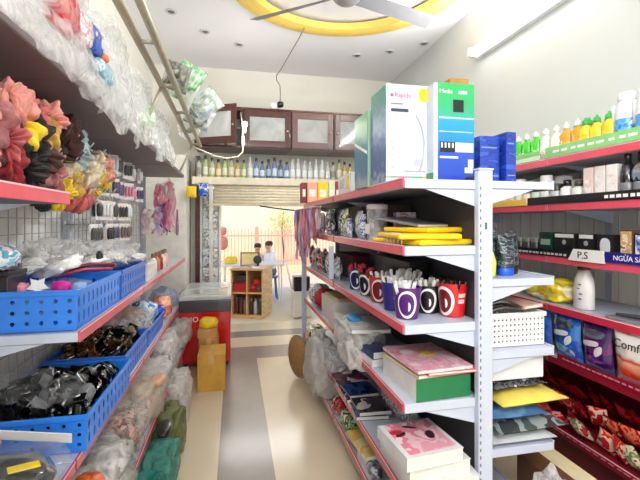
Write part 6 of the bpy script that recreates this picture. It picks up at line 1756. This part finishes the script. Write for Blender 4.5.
for q, (y, h, c, nm) in enumerate([(1.73, 0.13, (236, 236, 232), 'white lotion bottle with a black cap beside the jars'), (1.66, 0.12, (226, 228, 222), 'off-white lotion bottle, second from the jars')]):
    t = thing('lotion_bottle', nm, 'bottle', (1.655, y, z2r))
    B().lathe([(0.03, 0), (0.033, 0.006), (0.03, h * 0.62), (0.018, h * 0.7)], 18).done('body', M('lotion_body_' + str(q), c, 0.35), t, smooth=True)
    B().lathe([(0.019, h * 0.7), (0.019, h * 0.93), (0.014, h * 0.95)], 14).done('cap', BLACK if q == 0 else M('grey_cap', (70, 72, 74), 0.4), t, smooth=True)
for q, (y, c, nm) in enumerate([(1.585, (238, 214, 206), 'blush pink'), (1.525, (236, 230, 226), 'pearl white'), (1.465, (244, 238, 234), 'bright white')]):
    t = thing('serum_box', '%s tall carton on the second right shelf beside the black bottles' % nm, 'box', (1.66, y, z2r))
    B().box(-0.03, 0.03, -0.026, 0.026, 0, 0.165, 0.003).done('carton', M('serum_' + nm.replace(' ', '_'), c, 0.4), t)
    B().box(-0.0308, -0.03, -0.018, 0.018, 0.03, 0.12).done('printed_panel', MP('serum_print_' + str(q), [tuple(int(v * 0.92) for v in c), c, (250, 246, 244)], 30), t)
SB = MP('black_shampoo', [(20, 20, 22), (34, 34, 38), (26, 26, 28), (70, 74, 80)], 16, 0.2, 0.6)
for q, (y, x) in enumerate([(1.405, 1.65), (1.405, 1.73), (1.345, 1.65), (1.335, 1.735), (1.285, 1.66)]):
    t = thing('shampoo_bottle', ['black shampoo bottle nearest the white cartons', 'black shampoo bottle behind the one by the white cartons', 'black shampoo bottle second from the white cartons, front row', 'black shampoo bottle in the back, second from the cartons', 'black shampoo bottle at the frame edge'][q], 'bottle', (x, y, z2r))
    B().lathe([(0.02, 0), (0.027, 0.006), (0.029, 0.1), (0.022, 0.15), (0.012, 0.165)], 18).done('body', SB, t, smooth=True)
    B().lathe([(0.014, 0.165), (0.014, 0.2), (0.01, 0.205)], 14).done('cap', BLACK, t, smooth=True)
    B().lathe([(0.0295, 0.04), (0.0298, 0.042), (0.0298, 0.075), (0.029, 0.077)], 18).done('paper_label', M('grey_bottle_label', (120, 124, 130), 0.3), t, smooth=True)
t = thing('compact_mirror', 'round mirror in a dark rim at the frame edge of the second right shelf', 'mirror', (1.625, 1.315, z2r + 0.105), (0, PI / 2 - 0.12, 0))
B().lathe([(0.048, -0.004), (0.055, 0), (0.055, 0.006), (0.048, 0.01)], 28).done('rim', BLACK, t, smooth=True)
B().lathe([(0.047, 0.0), (0.047, -0.0045)], 28).done('glass', M('mirror_glass', (190, 206, 220), 0.05, metal=0.8), t)
B().tube([(0.05, 0, 0.003), (0.1, 0, 0.01)], 0.006, 8).done('stand', BLACK, t)

# third shelf: black gift boxes and toothpaste
z3r = 1.143
def gift(label, y, w, h, c, kind):
    t_ = thing('gift_box', label, 'box', (1.665, y, z3r))
    B().box(-0.03, 0.03, -w / 2, w / 2, 0, h, 0.002).done('carton', M('gift_' + kind, c, 0.35), t_)
    if kind == 'black':
        b_ = B(); b_.box(-0.0308, -0.03, -w / 2 + 0.004, w / 2 - 0.004, h - 0.022, h - 0.004); b_.done('pale_header', M('pale_header', (222, 222, 216), 0.4), t_)
        B().lathe([(0.012, 0), (0.012, 0.0008)], 14, mtx=RT(-0.03, 0, h - 0.045, 0, -PI / 2, 0)).done('emblem', M('grey_emblem', (170, 170, 168), 0.4), t_)
    elif kind == 'green':
        b_ = B(); b_.box(-0.0308, -0.03, -w / 2 + 0.012, w / 2 - 0.012, h * 0.45, h * 0.7); b_.done('pale_mark', M('pale_green_mark', (140, 170, 150), 0.4), t_)
    elif kind == 'charcoal':
        b_ = B(); b_.blob((-0.03, 0, h * 0.55), (0.001, w * 0.3, h * 0.3), 2, 0.1, 2, 0.02, 3); b_.done('white_picture', M('white_picture', (214, 216, 220), 0.4), t_)
    return t_
gift('black box with a white picture beside the P.S sign', 1.50, 0.085, 0.12, (34, 34, 38), 'charcoal')
gift('black gift box with pale header, first from the pictured box', 1.60, 0.085, 0.12, (30, 30, 32), 'black')
gift('wide black gift box with pale header, second from the pictured box', 1.73, 0.125, 0.12, (30, 30, 32), 'black')
gift('dark green gift box between the wide black one and the small tins', 1.855, 0.09, 0.122, (20, 56, 50), 'green')
for q in range(5):
    t = thing('small_tin', '%s small dark tin beyond the dark green gift box' % ORD[q], 'tin', (1.655, 1.945 + q * 0.062, z3r), group='small dark tins on the third right shelf')
    B().lathe([(0.024, 0), (0.026, 0.004), (0.026, 0.062), (0.024, 0.065)], 16).done('body', M('dark_tin', (60, 62, 60), 0.35), t, smooth=True, auto=50)
    B().lathe([(0.027, 0.065), (0.027, 0.085), (0.024, 0.088)], 16).done('lid', M('tin_grey_lid', (120, 122, 118), 0.35), t, smooth=True, auto=50)
for q, (y, h, mt, lb) in enumerate([(1.40, 0.145, MP('tan_box_print', [(216, 190, 150), (196, 160, 110), (230, 216, 186), (120, 84, 60)], 22), 'tan printed box above the blue banner'), (1.335, 0.13, MP('blue_box_print', [(226, 230, 240), (60, 80, 160), (150, 170, 220), (244, 244, 248)], 22), 'blue and white toothpaste box beside the tan box'), (1.27, 0.14, MP('dark_box_print', [(40, 44, 70), (210, 216, 230), (70, 80, 130), (30, 30, 44)], 22), 'dark toothpaste box at the frame edge')]):
    t = thing('toothpaste_box', lb, 'box', (1.67, y, z3r))
    B().box(-0.035, 0.035, -0.028, 0.028, 0, h, 0.002).done('carton', M('brown_edge_carton', (96, 64, 50), 0.5) if q == 0 else BLACK, t)
    B().box(-0.0358, -0.035, -0.024, 0.024, 0.006, h - 0.008).done('printed_front', mt, t)

# fourth shelf: white bottle, yellow bag, grey tool
z4r = 0.893
t = thing('white_bottle', 'white bottle with a dark cap alone on the fourth right shelf', 'bottle', (1.68, 1.655, z4r))
B().lathe([(0.04, 0), (0.05, 0.006), (0.05, 0.10), (0.044, 0.15), (0.028, 0.185), (0.026, 0.192)], 24, sx=0.8).done('body', M('white_bottle_plastic', (240, 238, 236), 0.3), t, smooth=True)
B().lathe([(0.028, 0.192), (0.029, 0.196), (0.029, 0.214), (0.026, 0.218)], 20).done('cap', M('brown_black_cap', (56, 36, 36), 0.4), t, smooth=True)
b = B()
for (a, z) in ((-0.2, 0.12), (-0.1, 0.1), (-0.25, 0.075), (-0.2, 0.05)):
    b.box(-0.0412, -0.0402, a * 0.1 - 0.004, a * 0.1 + 0.014, z, z + 0.006)
b.done('label_marks', M('blue_grey_ink', (110, 120, 160), 0.4), t)
bag('bright yellow bag lying behind the white bottle', (1.72, 1.88, z4r + 0.06), (0.1, 0.14, 0.062), 301, MP('yellow_bag_print', [(244, 216, 40), (250, 232, 80), (236, 196, 30), (246, 240, 190)], 9, 0.25, 0.5), 0.2, 0.95)
t = thing('flat_tool', 'grey flat tool lying on the fourth right shelf at the frame edge', 'tool', (1.68, 1.37, z4r), (0, 0, 0.15))
B().box(-0.05, 0.05, -0.1, 0.12, 0, 0.012, 0.004).done('plate', M('tool_grey', (130, 132, 136), 0.35), t)
B().tube([(0, -0.1, 0.012), (0, 0.0, 0.024), (0, 0.1, 0.014)], 0.01, 8).done('grip', M('tool_dark', (74, 76, 82), 0.4), t, smooth=True)

# fabric softener packs
z5r = 0.631
def soft_pack(label, y, w, h, mat, seed, logo=None, acc=None, head=None):
    t_ = thing('softener_pack', label, 'pack', (1.645, y, z5r), (0, 0, 0))
    b_ = B(); b_.pouch(w, h, 0.07, seed, 14, 16); po = b_.done('pouch', mat, t_, smooth=True, rot=(0.10, 0, -PI / 2))
    def patch(nm, mt, u0, u1, v0, v1, sl, dy):
        b2 = B()
        def f(a, q):
            an = 2 * PI * a
            u, v = 0.5 + 0.5 * q * math.copysign(abs(math.cos(an)) ** 0.7, math.cos(an)), 0.5 + 0.5 * q * math.copysign(abs(math.sin(an)) ** 0.7, math.sin(an))
            x = (u0 + (u1 - u0) * u - 0.5) * w
            vv = v0 + (v1 - v0) * v + sl * (u - 0.5)
            uu = x / w + 0.5
            dpt = max(0, 1 - abs(2 * uu - 1) ** 2.6) ** 0.6 * max(0, 1 - abs(2 * min(max((vv - 0.06) / 0.88, 0), 1) - 1) ** 3.0) ** 0.6 * 0.035
            return Vector((x, -(dpt * 1.14 + dy), vv * h))
        b2.sheet(f, 20, 5, True)
        b2.done(nm, mt, po, smooth=True)
    if head:
        patch('dark_header', head, 0.12, 0.88, 0.74, 0.9, 0.0, 0.0016)
    if logo:
        patch('white_logo', logo, 0.14, 0.74, 0.56, 0.68, 0.06, 0.0024)
        patch('white_logo', logo, 0.58, 0.82, 0.40, 0.58, 0.12, 0.0026)
    if acc:
        patch('picture_patch', acc, 0.2, 0.85, 0.16, 0.36, -0.1, 0.002)
    return t_
m1 = MP('blue_softener', [(28, 80, 180), (40, 110, 206), (30, 90, 190), (60, 130, 214)], 9, 0.25, 0.6)
m2 = MP('purple_softener', [(80, 26, 96), (60, 24, 90), (110, 36, 110), (70, 20, 60)], 9, 0.25, 0.6)
m3 = MG('red_softener', [(0.0, (200, 40, 26)), (0.3, (222, 70, 40)), (0.42, (244, 180, 150)), (0.48, (214, 50, 36)), (0.56, (238, 232, 228)), (0.9, (242, 240, 238)), (0.95, (190, 30, 44)), (1.0, (180, 26, 40))], 0, 0.24, 0.25, 12, 0.25, 0.6)
hd = MP('softener_header', [(70, 72, 86), (100, 104, 116), (50, 52, 66)], 16, 0.3, 0.5)
soft_pack('blue softener pack with white print, second from the white basket', 1.70, 0.165, 0.228, m1, 1, WHITE, MP('aqua_picture', [(90, 180, 224), (150, 206, 236), (40, 120, 200), (220, 190, 206)], 18), hd)
soft_pack('purple softener pack between the blue and the red one', 1.53, 0.15, 0.222, m2, 2, M('pale_lilac_logo', (226, 214, 230), 0.4), MP('violet_picture', [(60, 40, 140), (150, 60, 150), (40, 24, 90), (200, 120, 180)], 18), hd)
t = soft_pack('red and white softener pack with black lettering at the frame edge', 1.345, 0.2, 0.24, m3, 3)
text('Comfort', 0.05, BLACK, t, (-0.056, 0.075, 0.160), (PI / 2 - 0.1, 0, -PI / 2), ext=0.0005)
soft_pack('second blue softener pack, nearest the white basket', 1.885, 0.17, 0.23, m1, 4, None, None, hd)
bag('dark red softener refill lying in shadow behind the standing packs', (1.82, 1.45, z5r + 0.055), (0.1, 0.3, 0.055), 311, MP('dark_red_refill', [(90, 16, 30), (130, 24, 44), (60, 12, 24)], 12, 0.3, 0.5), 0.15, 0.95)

# red snack and candle packets on the lowest shelf
z6r = 0.281
rr = random.Random(21)
mrp = [MP('red_snack', [(190, 20, 36), (206, 30, 44), (226, 60, 64), (240, 150, 140), (200, 24, 38), (180, 16, 30)], 14, 0.22, 0.6), MP('red_gold_snack', [(200, 26, 36), (214, 40, 44), (236, 130, 90), (206, 30, 38), (244, 200, 180), (190, 20, 34)], 14, 0.22, 0.6),
       MP('crimson_snack', [(140, 12, 30), (170, 20, 40), (120, 10, 24), (190, 40, 54)], 14, 0.22, 0.6), MP('green_cream_snack', [(190, 190, 150), (120, 140, 90), (226, 220, 190), (170, 40, 44)], 24, 0.22, 0.6)]
rn = ['bright red', 'red and gold', 'crimson', 'olive and cream']
kk = 0
for r_ in range(3):
    for k in range(13):
        y = 1.17 + k * 0.082 + 0.02 * r_
        mi = [0, 1, 2, 0, 1, 0, 2, 1][(kk * 3 + r_) % 8] if not (k in (2, 5) and r_ == 0) else 3
        if r_ == 2:
            mi = 2
        b = B(); b.pouch(0.085, 0.10 + 0.02 * rr.random(), 0.035, kk, 7, 8)
        tag(b.done('snack_packet', mrp[mi], smooth=True, loc=(1.635 + r_ * 0.09, y, z6r + 0.012 + 0.045 * r_), rot=(0.55 + rr.uniform(-.3, .3), rr.uniform(-.35, .35), -PI / 2 + rr.uniform(-.5, .5))),
            '%s packet on the lowest shelf, %s in %s row from frame edge' % (rn[mi], ORD[k], ['front', 'middle', 'back'][r_]), 'packet', 'red packets on the lowest right shelf')
        kk += 1
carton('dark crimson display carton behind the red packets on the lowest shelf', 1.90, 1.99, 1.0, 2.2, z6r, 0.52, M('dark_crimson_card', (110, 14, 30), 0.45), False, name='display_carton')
kill(DS)
